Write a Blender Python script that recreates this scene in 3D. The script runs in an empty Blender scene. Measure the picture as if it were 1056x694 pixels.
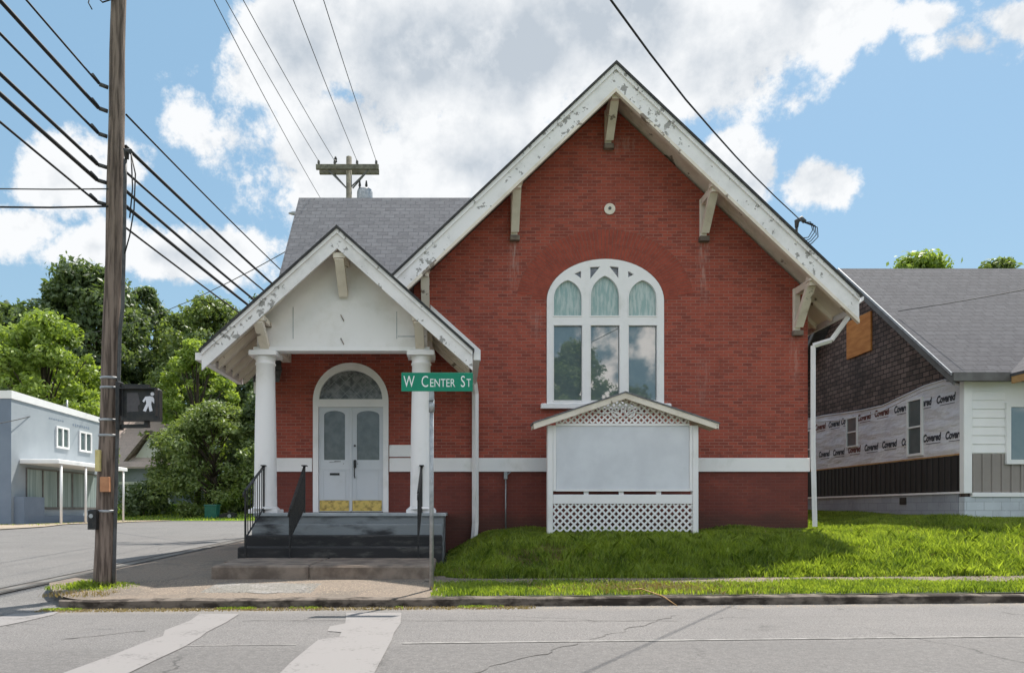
import bpy, math, random
import numpy as np
from mathutils import Vector, Matrix
from mathutils.geometry import tessellate_polygon
random.seed(7)
RNG = np.random.default_rng(11)
sc = bpy.context.scene
COL = sc.collection
# ------------------------------------------------------------------ camera
F, CX, CY, EYE = 704.0, 472.0, 526.0, 1.25
cam = bpy.data.objects.new("camera", bpy.data.cameras.new("camera"))
COL.objects.link(cam)
cam.location = (0, 0, EYE)
cam.rotation_euler = (math.radians(90), 0, 0)
cam.data.sensor_width = 36
cam.data.lens = F / 1056 * 36
cam.data.shift_x = (528 - CX) / 1056
cam.data.shift_y = (CY - 347) / 1056
cam.data.clip_start = 0.1
cam.data.clip_end = 6000
sc.camera = cam
# ------------------------------------------------------------------ light
sc.view_settings.view_transform = 'Standard'
sc.view_settings.look = 'None'
sc.view_settings.gamma = 1
sc.view_settings.exposure = 0.66
sd = Vector((0.53, 0.85, 1.72)).normalized()          # towards the sun
SUN_EL = math.asin(sd.z)
SUN_AZ = math.atan2(sd.x, sd.y)
sun = bpy.data.objects.new("sun", bpy.data.lights.new("sun", 'SUN'))
COL.objects.link(sun)
sun.data.energy = 4.5
sun.data.angle = math.radians(0.5)
sun.data.color = (1.0, 0.95, 0.87)
sun.rotation_euler = sd.to_track_quat('Z', 'Y').to_euler()
sun.location = (10, 20, 40)


class NT:
    """small node-tree helper"""
    def __init__(s, nt):
        s.nt = nt
    def n(s, typ, ins=None, **props):
        nd = s.nt.nodes.new(typ)
        for k, v in props.items():
            setattr(nd, k, v)
        for k, v in (ins or {}).items():
            s.put(nd.inputs[k], v)
        return nd
    def put(s, sock, v):
        if isinstance(v, bpy.types.NodeSocket):
            s.nt.links.new(v, sock)
        else:
            if hasattr(sock.default_value, '__len__') and not isinstance(v, str):
                v = tuple(v)
                if len(sock.default_value) == 4 and len(v) == 3:
                    v = v + (1.0,)
            sock.default_value = v
    def m(s, op, a, b=0.0, c=0.0, clamp=False):
        nd = s.nt.nodes.new('ShaderNodeMath')
        nd.operation = op
        nd.use_clamp = clamp
        for i, v in enumerate((a, b, c)):
            s.put(nd.inputs[i], v)
        return nd.outputs[0]
    def mix(s, f, a, b, typ='MIX'):
        nd = s.nt.nodes.new('ShaderNodeMixRGB')
        nd.blend_type = typ
        s.put(nd.inputs[0], f); s.put(nd.inputs[1], a); s.put(nd.inputs[2], b)
        return nd.outputs[0]
    def ss(s, v, lo, hi, to0=0.0, to1=1.0):
        nd = s.nt.nodes.new('ShaderNodeMapRange')
        nd.interpolation_type = 'SMOOTHSTEP'
        for i, x in enumerate((v, lo, hi, to0, to1)):
            s.put(nd.inputs[i], x)
        return nd.outputs[0]
    def noise(s, vec, scale, detail=5, rough=0.55, out='Fac'):
        nd = s.n('ShaderNodeTexNoise', {'Scale': scale, 'Detail': detail, 'Roughness': rough})
        if vec is not None:
            s.nt.links.new(vec, nd.inputs['Vector'])
        return nd.outputs[out]
    def scaled(s, vec, sx, sy, sz):
        nd = s.n('ShaderNodeMapping')
        s.nt.links.new(vec, nd.inputs['Vector'])
        nd.inputs['Scale'].default_value = (sx, sy, sz)
        return nd.outputs[0]


def make_world():
    w = bpy.data.worlds.new("World")
    sc.world = w
    w.use_nodes = True
    nt = w.node_tree
    for nd in list(nt.nodes):
        nt.nodes.remove(nd)
    h = NT(nt)
    out = h.n('ShaderNodeOutputWorld')
    bg = h.n('ShaderNodeBackground', {'Strength': 0.115})
    nt.links.new(bg.outputs[0], out.inputs[0])
    sky = h.n('ShaderNodeTexSky', sky_type='NISHITA', sun_disc=False)
    sky.sun_elevation = SUN_EL
    sky.sun_rotation = SUN_AZ
    sky.air_density = 1.0
    sky.dust_density = 0.6
    sky.ozone_density = 1.6
    co = h.n('ShaderNodeTexCoord').outputs['Generated']
    sep = h.n('ShaderNodeSeparateXYZ', {0: co})
    x, y, z = sep.outputs
    yy = h.m('MAXIMUM', y, 0.05)
    u = h.m('DIVIDE', x, yy)
    v = h.m('DIVIDE', z, yy)
    blobs = [(500, 45, 300, 125), (640, 20, 250, 120), (330, 150, 140, 95), (300, 60, 95, 120), (835, 5, 105, 75), (480, 170, 190, 80),
             (850, 190, 62, 40), (765, 180, 52, 52), (55, 190, 75, 68), (20, 235, 80, 40), (180, 262, 140, 38), (100, 255, 90, 40),
             (200, 125, 40, 34, 0.42), (1000, 45, 85, 40, 0.72), (1050, 25, 80, 50, 0.75), (962, 20, 55, 30, 0.7), (120, 170, 60, 40, 0.5), (-200, 120, 160, 80), (1300, 100, 160, 60)]
    d = None
    for (px, py, rx, ry, *am) in blobs:
        a = h.m('DIVIDE', h.m('SUBTRACT', u, (px - CX) / F), rx / F)
        b = h.m('DIVIDE', h.m('SUBTRACT', v, (CY - py) / F), ry / F)
        r = h.m('SQRT', h.m('ADD', h.m('MULTIPLY', a, a), h.m('MULTIPLY', b, b)))
        e = h.m('MULTIPLY', h.m('SUBTRACT', 1.0, r), am[0] if am else 1.0)
        d = e if d is None else h.m('MAXIMUM', d, e)
    n1 = h.noise(co, 5.5, 14, 0.66)
    n0 = h.noise(co, 2.2, 6, 0.55)
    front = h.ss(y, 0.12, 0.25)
    gen = h.m('SUBTRACT', h.m('MULTIPLY', n0, 2.4), 1.25)
    d = h.m('MAXIMUM', d, -1.0)
    dd = h.m('ADD', h.m('MULTIPLY', d, front), h.m('MULTIPLY', gen, h.m('SUBTRACT', 1.0, front)))
    det = h.m('MULTIPLY', h.m('SUBTRACT', n1, 0.54), 3.0)
    dens = h.m('ADD', h.m('MULTIPLY', dd, 1.0), det)
    alpha = h.m('MULTIPLY', h.ss(dens, -0.08, 0.21), h.ss(z, 0.0, 0.12))
    # shading of the clouds: grey where thick, white on the rims and billows
    off = h.n('ShaderNodeVectorMath', {0: co, 1: (0.02, 0.03, 0.06)}, operation='ADD').outputs[0]
    n2 = h.noise(off, 5.5, 8, 0.6)
    relief = h.m('MULTIPLY', h.m('SUBTRACT', n1, n2), 4.2)
    thick = h.ss(dens, 0.25, 0.95)
    n3 = h.noise(co, 3.1, 6, 0.6)
    g = h.m('ADD', h.m('MULTIPLY', thick, h.ss(n3, 0.36, 0.58)), h.m('MULTIPLY', relief, -1.0), clamp=True)
    ccol = h.mix(g, (5.3, 5.4, 5.5), (3.0, 3.35, 3.75))
    # unseen clouds behind the viewpoint, brightened and warmed as added fill for shaded walls
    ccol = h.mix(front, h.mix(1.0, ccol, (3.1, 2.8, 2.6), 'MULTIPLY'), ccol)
    skyc = h.mix(0.72, sky.outputs[0], (1.68, 2.92, 3.95))
    haze = h.mix(h.m('MULTIPLY', h.ss(z, 0.5, 0.0), 0.5), skyc, (2.45, 3.5, 4.0))
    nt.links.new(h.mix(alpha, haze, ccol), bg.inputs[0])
make_world()

# ------------------------------------------------------------------ materials
def newmat(name):
    m = bpy.data.materials.new(name)
    m.use_nodes = True
    nt = m.node_tree
    b = nt.nodes['Principled BSDF']
    return m, NT(nt), b

def coords(h):
    return h.n('ShaderNodeTexCoord').outputs['Object']

def bump(h, b, hgt, strength, dist=0.01):
    nd = h.n('ShaderNodeBump', {'Strength': strength, 'Distance': dist, 'Height': hgt})
    h.nt.links.new(nd.outputs[0], b.inputs['Normal'])

def pm(name, c1, c2=None, scale=4, rough=0.7, metallic=0.0, bmp=0.0, st=(1, 1, 1), ior=1.45, lo=0.35, hi=0.65, bscale=None):
    m, h, b = newmat(name)
    b.inputs['Roughness'].default_value = rough
    b.inputs['Metallic'].default_value = metallic
    b.inputs['IOR'].default_value = ior
    co = h.scaled(coords(h), *st)
    n = h.noise(co, scale, 8, 0.6)
    c2 = c2 or tuple(v * 0.8 for v in c1)
    h.put(b.inputs['Base Color'], h.mix(h.ss(n, lo, hi), c1, c2))
    if bmp:
        bump(h, b, h.noise(co, bscale or scale * 6, 6, 0.6), bmp)
    return m

def peel(name, paint, wood=(0.20, 0.17, 0.14), amt=0.62, st=(1, 1, 1), scale=3.0, dirt=(0.45, 0.42, 0.36), dirtlo=0.5):
    m, h, b = newmat(name)
    b.inputs['Roughness'].default_value = 0.65
    co = h.scaled(coords(h), *st)
    n = h.noise(co, scale, 10, 0.65)
    big = h.noise(coords(h), 1.3, 4, 0.5)
    k = h.ss(h.m('ADD', n, h.m('MULTIPLY', h.m('SUBTRACT', big, 0.5), 0.5)), amt, amt + 0.02)
    d = h.ss(h.noise(co, 1.7, 8, 0.65), dirtlo, dirtlo + 0.3, 0.0, 0.6)
    c = h.mix(d, paint, dirt)
    h.put(b.inputs['Base Color'], h.mix(k, c, wood))
    bump(h, b, h.m('ADD', h.m('MULTIPLY', k, -1.0), h.m('MULTIPLY', h.noise(co, 30, 4), 0.3)), 0.5, 0.006)
    return m

def brickmat(name, c1, c2, mortar, bw=0.215, rh=0.072, ms=0.008, stain=0.5, bs=0.35, dark=None, streaks=()):
    m, h, b = newmat(name)
    b.inputs['Roughness'].default_value = 0.85
    co = coords(h)
    s = h.n('ShaderNodeSeparateXYZ', {0: co})
    a = h.m('ADD', s.outputs[0], s.outputs[1])
    zz = s.outputs[2]
    v = h.n('ShaderNodeCombineXYZ', {0: a, 1: zz}).outputs[0]
    wob = h.noise(co, 2.0, 3, 0.5, 'Color')
    v = h.n('ShaderNodeVectorMath', {0: v, 1: h.mix(1.0, wob, (0.012, 0.012, 0.0), 'MULTIPLY')}, operation='ADD').outputs[0]
    br = h.n('ShaderNodeTexBrick', {'Vector': v, 'Color1': c1, 'Color2': c2, 'Mortar': mortar, 'Scale': 1.0, 'Mortar Size': ms,
                                    'Mortar Smooth': 0.3, 'Bias': -0.2, 'Brick Width': bw, 'Row Height': rh})
    n = h.noise(co, 1.1, 8, 0.65)
    n2 = h.noise(co, 9, 6, 0.7)
    c = h.mix(h.m('MULTIPLY', h.ss(n, 0.4, 0.75), stain), br.outputs[0], dark or tuple(x * 0.55 for x in c1))
    c = h.mix(h.m('MULTIPLY', h.ss(n2, 0.55, 0.8), 0.35), c, tuple(min(1, x * 1.6 + 0.03) for x in c1))
    st = h.noise(h.scaled(co, 2.5, 2.5, 0.22), 2.0, 8, 0.7)
    c = h.mix(h.ss(st, 0.62, 0.85, 0.0, 0.30), c, mortar)
    if streaks:
        sn = h.noise(h.scaled(co, 9, 9, 1.2), 1.5, 8, 0.7)
        for (sx, sz, ln, wd, am) in streaks:       # lime run-off under the brackets, local coordinates
            a1 = h.ss(h.m('ABSOLUTE', h.m('SUBTRACT', s.outputs[0], sx)), wd, wd * 0.15)
            b1 = h.m('MULTIPLY', h.ss(zz, sz - ln, sz - ln * 0.2), h.ss(zz, sz + 0.05, sz - 0.02))
            k1 = h.m('MULTIPLY', h.m('MULTIPLY', a1, b1), h.m('MULTIPLY', h.ss(sn, 0.42, 0.72), am * 0.62))
            c = h.mix(k1, c, (0.62, 0.52, 0.46))
        mot = h.noise(co, 3.2, 8, 0.72)
        c = h.mix(h.ss(mot, 0.50, 0.72, 0, 0.5), c, (0.13, 0.03, 0.022))
        c = h.mix(h.ss(h.noise(co, 6.0, 8, 0.75), 0.60, 0.74, 0, 0.45), c, (0.45, 0.17, 0.11))
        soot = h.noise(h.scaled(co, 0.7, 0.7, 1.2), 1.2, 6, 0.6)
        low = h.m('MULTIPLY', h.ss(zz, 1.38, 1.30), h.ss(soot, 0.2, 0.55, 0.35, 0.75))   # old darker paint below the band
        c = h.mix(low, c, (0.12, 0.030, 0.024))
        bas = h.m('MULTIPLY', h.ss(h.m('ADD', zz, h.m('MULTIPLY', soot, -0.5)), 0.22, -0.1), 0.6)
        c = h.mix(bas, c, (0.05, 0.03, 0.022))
    h.put(b.inputs['Base Color'], c)
    bump(h, b, h.m('ADD', h.m('MULTIPLY', br.outputs['Fac'], -1.0), h.m('MULTIPLY', n2, 0.4)), bs, 0.01)
    return m

def shingle(name, c1, c2, gap, rh=0.14, bw=0.28):
    """rows follow height on the slope: object Z for rows, X+Y across"""
    m, h, b = newmat(name)
    b.inputs['Roughness'].default_value = 0.95
    co = coords(h)
    s = h.n('ShaderNodeSeparateXYZ', {0: co})
    ge = h.n('ShaderNodeNewGeometry')
    nn = h.n('ShaderNodeSeparateXYZ', {0: ge.outputs['True Normal']})
    ax = h.m('ABSOLUTE', nn.outputs[0]); ay = h.m('ABSOLUTE', nn.outputs[1])
    sel = h.m('GREATER_THAN', ax, ay)
    a = h.m('ADD', h.m('MULTIPLY', s.outputs[1], sel), h.m('MULTIPLY', s.outputs[0], h.m('SUBTRACT', 1.0, sel)))
    v = h.n('ShaderNodeCombineXYZ', {0: a, 1: s.outputs[2]}).outputs[0]
    br = h.n('ShaderNodeTexBrick', {'Vector': v, 'Color1': c1, 'Color2': c2, 'Mortar': gap, 'Scale': 1.0, 'Mortar Size': 0.009,
                                    'Mortar Smooth': 0.2, 'Bias': 0.0, 'Brick Width': bw, 'Row Height': rh}, offset_frequency=2)
    n2 = h.noise(co, 1.3, 8, 0.7)
    g = h.noise(h.scaled(v, 4.0, 16.0, 1), 1.6, 5, 0.65)
    c = h.mix(0.35, br.outputs[0], h.mix(0.5, c1, c2))
    c = h.mix(h.ss(n2, 0.4, 0.7, 0, 0.35), c, tuple(x * 0.72 for x in c1))
    c = h.mix(h.ss(g, 0.50, 0.72, 0, 0.55), c, tuple(min(1, x * 1.25) for x in c1))
    c = h.mix(h.ss(g, 0.48, 0.30, 0, 0.6), c, tuple(x * 0.6 for x in c2))
    h.put(b.inputs['Base Color'], c)
    bump(h, b, h.m('MULTIPLY', br.outputs['Fac'], -1.0), 0.7, 0.02)
    return m

def leafmat(name, dark, light, trans=0.35, gloss=0.5, ns=0.35):
    m, h, b = newmat(name)
    ge = h.n('ShaderNodeNewGeometry')
    n = h.noise(coords(h), ns, 6, 0.65)
    f = h.m('ADD', h.m('MULTIPLY', ge.outputs['Random Per Island'], 0.55), h.m('MULTIPLY', h.ss(n, 0.35, 0.65), 0.45))
    c = h.mix(f, dark, light)
    h.put(b.inputs['Base Color'], c)
    b.inputs['Roughness'].default_value = gloss
    tr = h.n('ShaderNodeBsdfTranslucent')
    h.put(tr.inputs[0], h.mix(1.0, c, (1.45, 1.5, 0.6), 'MULTIPLY'))
    mx = h.n('ShaderNodeMixShader', {0: trans})
    h.nt.links.new(b.outputs[0], mx.inputs[1])
    h.nt.links.new(tr.outputs[0], mx.inputs[2])
    h.nt.links.new(mx.outputs[0], h.nt.nodes['Material Output'].inputs[0])
    return m

M = {}
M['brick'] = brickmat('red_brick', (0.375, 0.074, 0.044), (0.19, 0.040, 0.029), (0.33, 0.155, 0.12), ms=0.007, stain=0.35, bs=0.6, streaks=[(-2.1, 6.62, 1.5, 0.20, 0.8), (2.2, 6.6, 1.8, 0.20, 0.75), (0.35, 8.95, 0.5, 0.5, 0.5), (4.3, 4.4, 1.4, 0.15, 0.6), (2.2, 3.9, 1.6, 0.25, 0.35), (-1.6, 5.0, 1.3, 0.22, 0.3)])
M['brick_arch'] = pm('arch_brick', (0.36, 0.070, 0.042), (0.26, 0.052, 0.034), 5, 0.85)
M['mortar'] = pm('mortar', (0.27, 0.11, 0.08), (0.20, 0.08, 0.06), 20, 0.9)
M['white'] = peel('white_paint', (0.86, 0.825, 0.82), (0.35, 0.32, 0.28), 0.80, dirt=(0.6, 0.58, 0.53), dirtlo=0.5)
M['door'] = peel('door_paint', (0.62, 0.63, 0.66), (0.35, 0.32, 0.28), 0.80, dirt=(0.5, 0.5, 0.5), dirtlo=0.5)
M['barge'] = peel('peeling_paint', (0.84, 0.80, 0.795), (0.33, 0.31, 0.295), 0.612, (1, 1, 1), 7.5, dirt=(0.55, 0.52, 0.50), dirtlo=0.44)
M['cream'] = peel('old_cream_paint', (0.80, 0.71, 0.61), (0.25, 0.20, 0.16), 0.64, dirt=(0.50, 0.42, 0.32), dirtlo=0.42)
M['gable'] = peel('gable_paint', (0.83, 0.795, 0.785), (0.35, 0.3, 0.26), 0.76, dirt=(0.66, 0.62, 0.57), dirtlo=0.42)
M['roof'] = shingle('grey_shingle', (0.20, 0.198, 0.212), (0.12, 0.118, 0.13), (0.06, 0.06, 0.065))
M['roof_brown'] = shingle('brown_shingle', (0.105, 0.102, 0.112), (0.072, 0.069, 0.077), (0.04, 0.038, 0.04))
M['roof_pink'] = shingle('tan_shingle', (0.62, 0.50, 0.46), (0.54, 0.43, 0.40), (0.42, 0.34, 0.31), 0.3, 0.6)
M['edge'] = pm('dark_roof_edge', (0.03, 0.03, 0.032), (0.06, 0.058, 0.055), 6, 0.8)
M['greytrim'] = pm('grey_trim', (0.15, 0.145, 0.14), (0.11, 0.105, 0.10), 4, 0.6)
M['glass'] = pm('window_glass', (0.10, 0.135, 0.14), (0.13, 0.165, 0.165), 2, 0.02, ior=2.2)
M['glassdoor'] = pm('frosted_glass', (0.075, 0.082, 0.085), (0.12, 0.128, 0.13), 5, 0.25, ior=1.8, bmp=0.4)
M['fan'] = pm('leaded_fan_glass', (0.07, 0.075, 0.085), (0.24, 0.24, 0.25), 9, 0.3, ior=1.6)
M['curtain'] = pm('teal_stained_glass', (0.25, 0.37, 0.355), (0.44, 0.51, 0.485), 6, 0.3, st=(3, 1, 0.5), ior=1.6, lo=0.4, hi=0.62)
M['tri'] = pm('dark_small_glass', (0.04, 0.045, 0.055), (0.14, 0.15, 0.18), 8, 0.2, ior=1.8)
M['brass'] = pm('brass', (0.75, 0.52, 0.16), (0.30, 0.19, 0.07), 9, 0.35, metallic=0.55, lo=0.42, hi=0.72, bmp=0.3)
M['black'] = pm('black_iron', (0.012, 0.012, 0.014), (0.03, 0.026, 0.024), 14, 0.45)
M['wire'] = pm('cable_black', (0.012, 0.012, 0.013), (0.02, 0.02, 0.02), 8, 0.6)
M['wire_grey'] = pm('cable_grey', (0.05, 0.05, 0.052), (0.09, 0.09, 0.09), 8, 0.6)
M['steel'] = pm('galvanised_steel', (0.42, 0.43, 0.44), (0.30, 0.31, 0.32), 12, 0.5, metallic=0.6)
M['green'] = pm('sign_green', (0.0, 0.235, 0.13), (0.0, 0.20, 0.115), 6, 0.4)
M['signwhite'] = pm('sign_white', (0.82, 0.84, 0.82), (0.75, 0.77, 0.75), 6, 0.4)
M['board'] = pm('notice_panel', (0.72, 0.72, 0.76), (0.64, 0.64, 0.68), 1.5, 0.45)
M['pole'] = pm('weathered_pole', (0.235, 0.178, 0.145), (0.085, 0.062, 0.050), 5, 0.95, st=(5, 5, 0.35), bmp=0.9, bscale=12, lo=0.38, hi=0.62)
M['oldwood'] = pm('grey_green_timber', (0.22, 0.21, 0.16), (0.12, 0.11, 0.085), 4, 0.9, st=(1, 1, 1), bmp=0.4)
M['wood'] = pm('raw_timber', (0.50, 0.30, 0.13), (0.40, 0.22, 0.09), 4, 0.8)
M['ply'] = pm('plywood', (0.60, 0.26, 0.075), (0.47, 0.18, 0.05), 2.0, 0.8, st=(1, 1, 4))
M['bluewall'] = pm('pale_blue_stucco', (0.33, 0.365, 0.395), (0.285, 0.32, 0.35), 0.5, 0.85, bmp=0.2)
M['bluefront'] = pm('blue_grey_stucco', (0.20, 0.245, 0.31), (0.17, 0.21, 0.27), 0.8, 0.85, bmp=0.2)
M['shopglass'] = pm('curtained_shop_glass', (0.34, 0.40, 0.39), (0.20, 0.25, 0.25), 2.0, 0.2, st=(1, 3.0, 0.1))
M['wrap'] = pm('house_wrap', (0.72, 0.70, 0.72), (0.62, 0.60, 0.64), 1.2, 0.5)
def _wr():
    m = M['wrap']; h = NT(m.node_tree); b = m.node_tree.nodes['Principled BSDF']
    v = h.scaled(coords(h), 1, 0.6, 2.2)
    bump(h, b, h.m('ADD', h.noise(v, 1.6, 4, 0.5), h.m('MULTIPLY', h.noise(coords(h), 7, 4, 0.6), 0.2)), 0.8, 0.12)
_wr()
M['print'] = pm('wrap_print', (0.03, 0.035, 0.045), (0.05, 0.05, 0.06), 9, 0.6)
M['print_red'] = pm('wrap_print_red', (0.17, 0.045, 0.03), (0.10, 0.03, 0.025), 9, 0.6)
M['darkside'] = pm('dark_vertical_siding', (0.02, 0.0185, 0.018), (0.032, 0.03, 0.029), 1.5, 0.6, st=(1, 7, 0.3))
M['vinyl'] = pm('white_vinyl', (0.84, 0.83, 0.82), (0.79, 0.78, 0.77), 1.0, 0.5)
M['taupe'] = pm('taupe_siding', (0.30, 0.265, 0.24), (0.27, 0.24, 0.22), 2, 0.6)
M['block'] = brickmat('painted_block', (0.36, 0.38, 0.42), (0.30, 0.32, 0.36), (0.24, 0.25, 0.28), 0.4, 0.2, 0.008, 0.4, dark=(0.15, 0.15, 0.17))
M['block_white'] = brickmat('whitewashed_block', (0.56, 0.60, 0.63), (0.48, 0.52, 0.56), (0.36, 0.39, 0.42), 0.4, 0.2, 0.008, 0.4, dark=(0.2, 0.22, 0.24))
M['oldshingle'] = brickmat('asphalt_brick_siding', (0.20, 0.14, 0.118), (0.075, 0.053, 0.044), (0.022, 0.018, 0.016), 0.24, 0.13, 0.014, 0.7, dark=(0.02, 0.016, 0.015), bs=0.8)
M['concrete'] = pm('worn_concrete', (0.20, 0.19, 0.175), (0.12, 0.105, 0.09), 2.2, 0.9, bmp=0.3)
M['steps'] = pm('painted_step', (0.22, 0.235, 0.245), (0.04, 0.04, 0.043), 1.3, 0.92, st=(0.8, 1, 2.4), lo=0.44, hi=0.66, bmp=0.4)
M['steps_dark'] = pm('blackened_step', (0.028, 0.027, 0.028), (0.10, 0.095, 0.088), 2.6, 0.92, st=(0.7, 1, 2.5), lo=0.5, hi=0.75)
M['floor'] = pm('porch_floor_paint', (0.40, 0.42, 0.44), (0.28, 0.30, 0.31), 3, 0.6)
M['pad'] = pm('stained_slab', (0.26, 0.205, 0.165), (0.13, 0.10, 0.08), 2.8, 0.95, bmp=0.5)
M['bark'] = pm('tree_bark', (0.09, 0.07, 0.05), (0.045, 0.035, 0.028), 5, 0.95, st=(3, 3, 0.6), bmp=0.6)
M['greenbin'] = pm('green_plastic', (0.02, 0.13, 0.10), (0.016, 0.10, 0.08), 3, 0.45)
M['leafD'] = leafmat('foliage_deep', (0.075, 0.115, 0.050), (0.17, 0.22, 0.10))
M['leafM'] = leafmat('foliage_mid', (0.115, 0.160, 0.050), (0.245, 0.305, 0.110))
M['leafY'] = leafmat('foliage_yellow', (0.17, 0.24, 0.045), (0.33, 0.41, 0.105), 0.42)
M['grass'] = leafmat('lawn_blades', (0.075, 0.135, 0.020), (0.42, 0.50, 0.09), 0.52, 0.36, 1.6)
M['dry'] = leafmat('dry_stems', (0.22, 0.16, 0.075), (0.38, 0.29, 0.15), 0.2)

def asphalt(name, base, patch, crackiness=1.0, lanes=False):
    m, h, b = newmat(name)
    co = coords(h)
    b.inputs['Roughness'].default_value = 0.85
    n = h.noise(co, 0.5, 8, 0.62)
    fine = h.noise(co, 38, 4, 0.7)
    agg = h.noise(co, 70, 2, 0.6)
    lane = h.noise(h.scaled(co, 0.08, 1.3, 1), 1.5, 5, 0.55)
    c = h.mix(h.ss(n, 0.35, 0.68), base, patch)
    c = h.mix(h.ss(lane, 0.45, 0.7, 0, 0.5), c, tuple(x * 0.78 for x in base))
    mid = h.noise(co, 7, 8, 0.78)
    c = h.mix(h.ss(mid, 0.50, 0.62, 0, 0.55), c, tuple(x * 0.62 for x in base))
    c = h.mix(h.ss(fine, 0.50, 0.60, 0, 0.8), c, tuple(x * 0.48 for x in base))
    oil = h.noise(h.scaled(co, 0.5, 1.6, 1), 1.1, 7, 0.7)
    c = h.mix(h.ss(oil, 0.60, 0.72, 0, 0.35), c, (0.07, 0.065, 0.06))
    c = h.mix(h.ss(agg, 0.52, 0.70, 0, 0.8), c, tuple(min(1, x * 1.9) for x in base))
    if lanes:      # the travelled lane is rougher and darker than the shoulder outside the edge line
        sp_ = h.n('ShaderNodeSeparateXYZ', {0: co})
        q = h.m('SUBTRACT', sp_.outputs[1], h.m('MULTIPLY', sp_.outputs[0], 0.058))
        ln = h.m('MULTIPLY', h.ss(q, 6.5, 6.2), h.ss(h.noise(co, 14, 6, 0.75), 0.40, 0.60, 0.25, 0.75))
        c = h.mix(ln, c, tuple(x * 0.62 for x in base))
        sh2 = h.m('MULTIPLY', h.ss(q, 8.3, 8.8), h.ss(h.noise(co, 3, 6, 0.7), 0.35, 0.65, 0.1, 0.6))
        c = h.mix(sh2, c, (0.26, 0.225, 0.185))
    wv = h.n('ShaderNodeVectorMath', {0: co, 1: h.mix(1.0, h.noise(co, 1.4, 5, 0.6, 'Color'), (0.9, 0.9, 0), 'MULTIPLY')}, operation='ADD').outputs[0]
    vo = h.n('ShaderNodeTexVoronoi', {'Vector': wv, 'Scale': 0.33}, feature='DISTANCE_TO_EDGE')
    cr = h.m('MULTIPLY', h.ss(vo.outputs[0], 0.009, 0.002), h.m('MULTIPLY', h.ss(h.noise(co, 0.7, 3), 0.50, 0.62), 0.55 * crackiness))
    c = h.mix(cr, c, (0.03, 0.028, 0.026))
    h.put(b.inputs['Base Color'], c)
    bump(h, b, h.m('ADD', fine, h.m('MULTIPLY', cr, -1.5)), 0.5, 0.012)
    return m
M['road'] = asphalt('asphalt', (0.168, 0.157, 0.151), (0.140, 0.132, 0.128), 1.0, True)
M['street'] = asphalt('old_asphalt', (0.160, 0.152, 0.145), (0.132, 0.126, 0.121))

def ground_mat(name, c1, c2, c3, s1=0.8, thr=(0.5, 0.6)):
    m, h, b = newmat(name)
    co = coords(h)
    b.inputs['Roughness'].default_value = 0.95
    n = h.noise(co, s1, 8, 0.65)
    f = h.noise(co, 25, 5, 0.7)
    g = h.noise(co, 90, 3, 0.7)
    c = h.mix(h.ss(n, thr[0], thr[1]), c1, c2)
    c = h.mix(h.ss(f, 0.42, 0.72, 0, 0.75), c, c3)
    c = h.mix(h.ss(g, 0.55, 0.7, 0, 0.4), c, tuple(min(1, x * 1.7) for x in c1))
    h.put(b.inputs['Base Color'], c)
    bump(h, b, h.m('ADD', f, g), 0.6, 0.02)
    return m
M['walk'] = ground_mat('worn_walk', (0.235, 0.186, 0.145), (0.175, 0.145, 0.118), (0.10, 0.078, 0.06), 0.9)
M['gravel'] = ground_mat('gravel', (0.24, 0.225, 0.20), (0.30, 0.28, 0.26), (0.08, 0.075, 0.07), 3.0)
M['kerb'] = pm('kerb_concrete', (0.17, 0.14, 0.115), (0.035, 0.026, 0.02), 3.5, 0.95, st=(1, 1, 2), bmp=0.6, lo=0.4, hi=0.62)
M['soil'] = ground_mat('lawn_soil', (0.035, 0.05, 0.014), (0.06, 0.06, 0.025), (0.02, 0.025, 0.01), 1.6)
M['farlawn'] = ground_mat('far_lawn', (0.14, 0.24, 0.035), (0.18, 0.25, 0.06), (0.10, 0.16, 0.03), 0.4)
M['dirt'] = ground_mat('pale_dirt', (0.36, 0.29, 0.22), (0.28, 0.24, 0.19), (0.20, 0.17, 0.12), 0.5)
M['farground'] = ground_mat('far_ground', (0.10, 0.13, 0.04), (0.15, 0.14, 0.08), (0.06, 0.085, 0.025), 0.08)

def paintmat():
    m, h, b = newmat('worn_road_paint')
    co = coords(h)
    b.inputs['Roughness'].default_value = 0.8
    n = h.noise(co, 22, 6, 0.75)
    n2 = h.noise(co, 2.5, 8, 0.7)
    k = h.ss(h.m('ADD', h.m('MULTIPLY', n, 0.5), h.m('MULTIPLY', n2, 0.5)), 0.53, 0.60)
    h.put(b.inputs['Base Color'], h.mix(h.m('MULTIPLY', k, 0.8), (0.225, 0.21, 0.204), (0.14, 0.13, 0.125)))
    return m
M['paint'] = paintmat()
M['paintworn'] = pm('faded_road_paint', (0.30, 0.285, 0.27), (0.19, 0.18, 0.17), 5, 0.85, lo=0.4, hi=0.6)
M['crack'] = pm('sealed_crack', (0.045, 0.04, 0.037), (0.13, 0.12, 0.112), 9, 0.8)
def emit(name, col, s):
    m, h, b = newmat(name)
    h.put(b.inputs['Base Color'], col)
    h.put(b.inputs['Emission Color'], col)
    b.inputs['Emission Strength'].default_value = s
    return m
M['lit'] = emit('lit_signal', (0.50, 0.51, 0.56), 0.16)
M['unlit'] = pm('dark_signal_hand', (0.085, 0.075, 0.078), (0.07, 0.06, 0.065), 20, 0.4)

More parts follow.
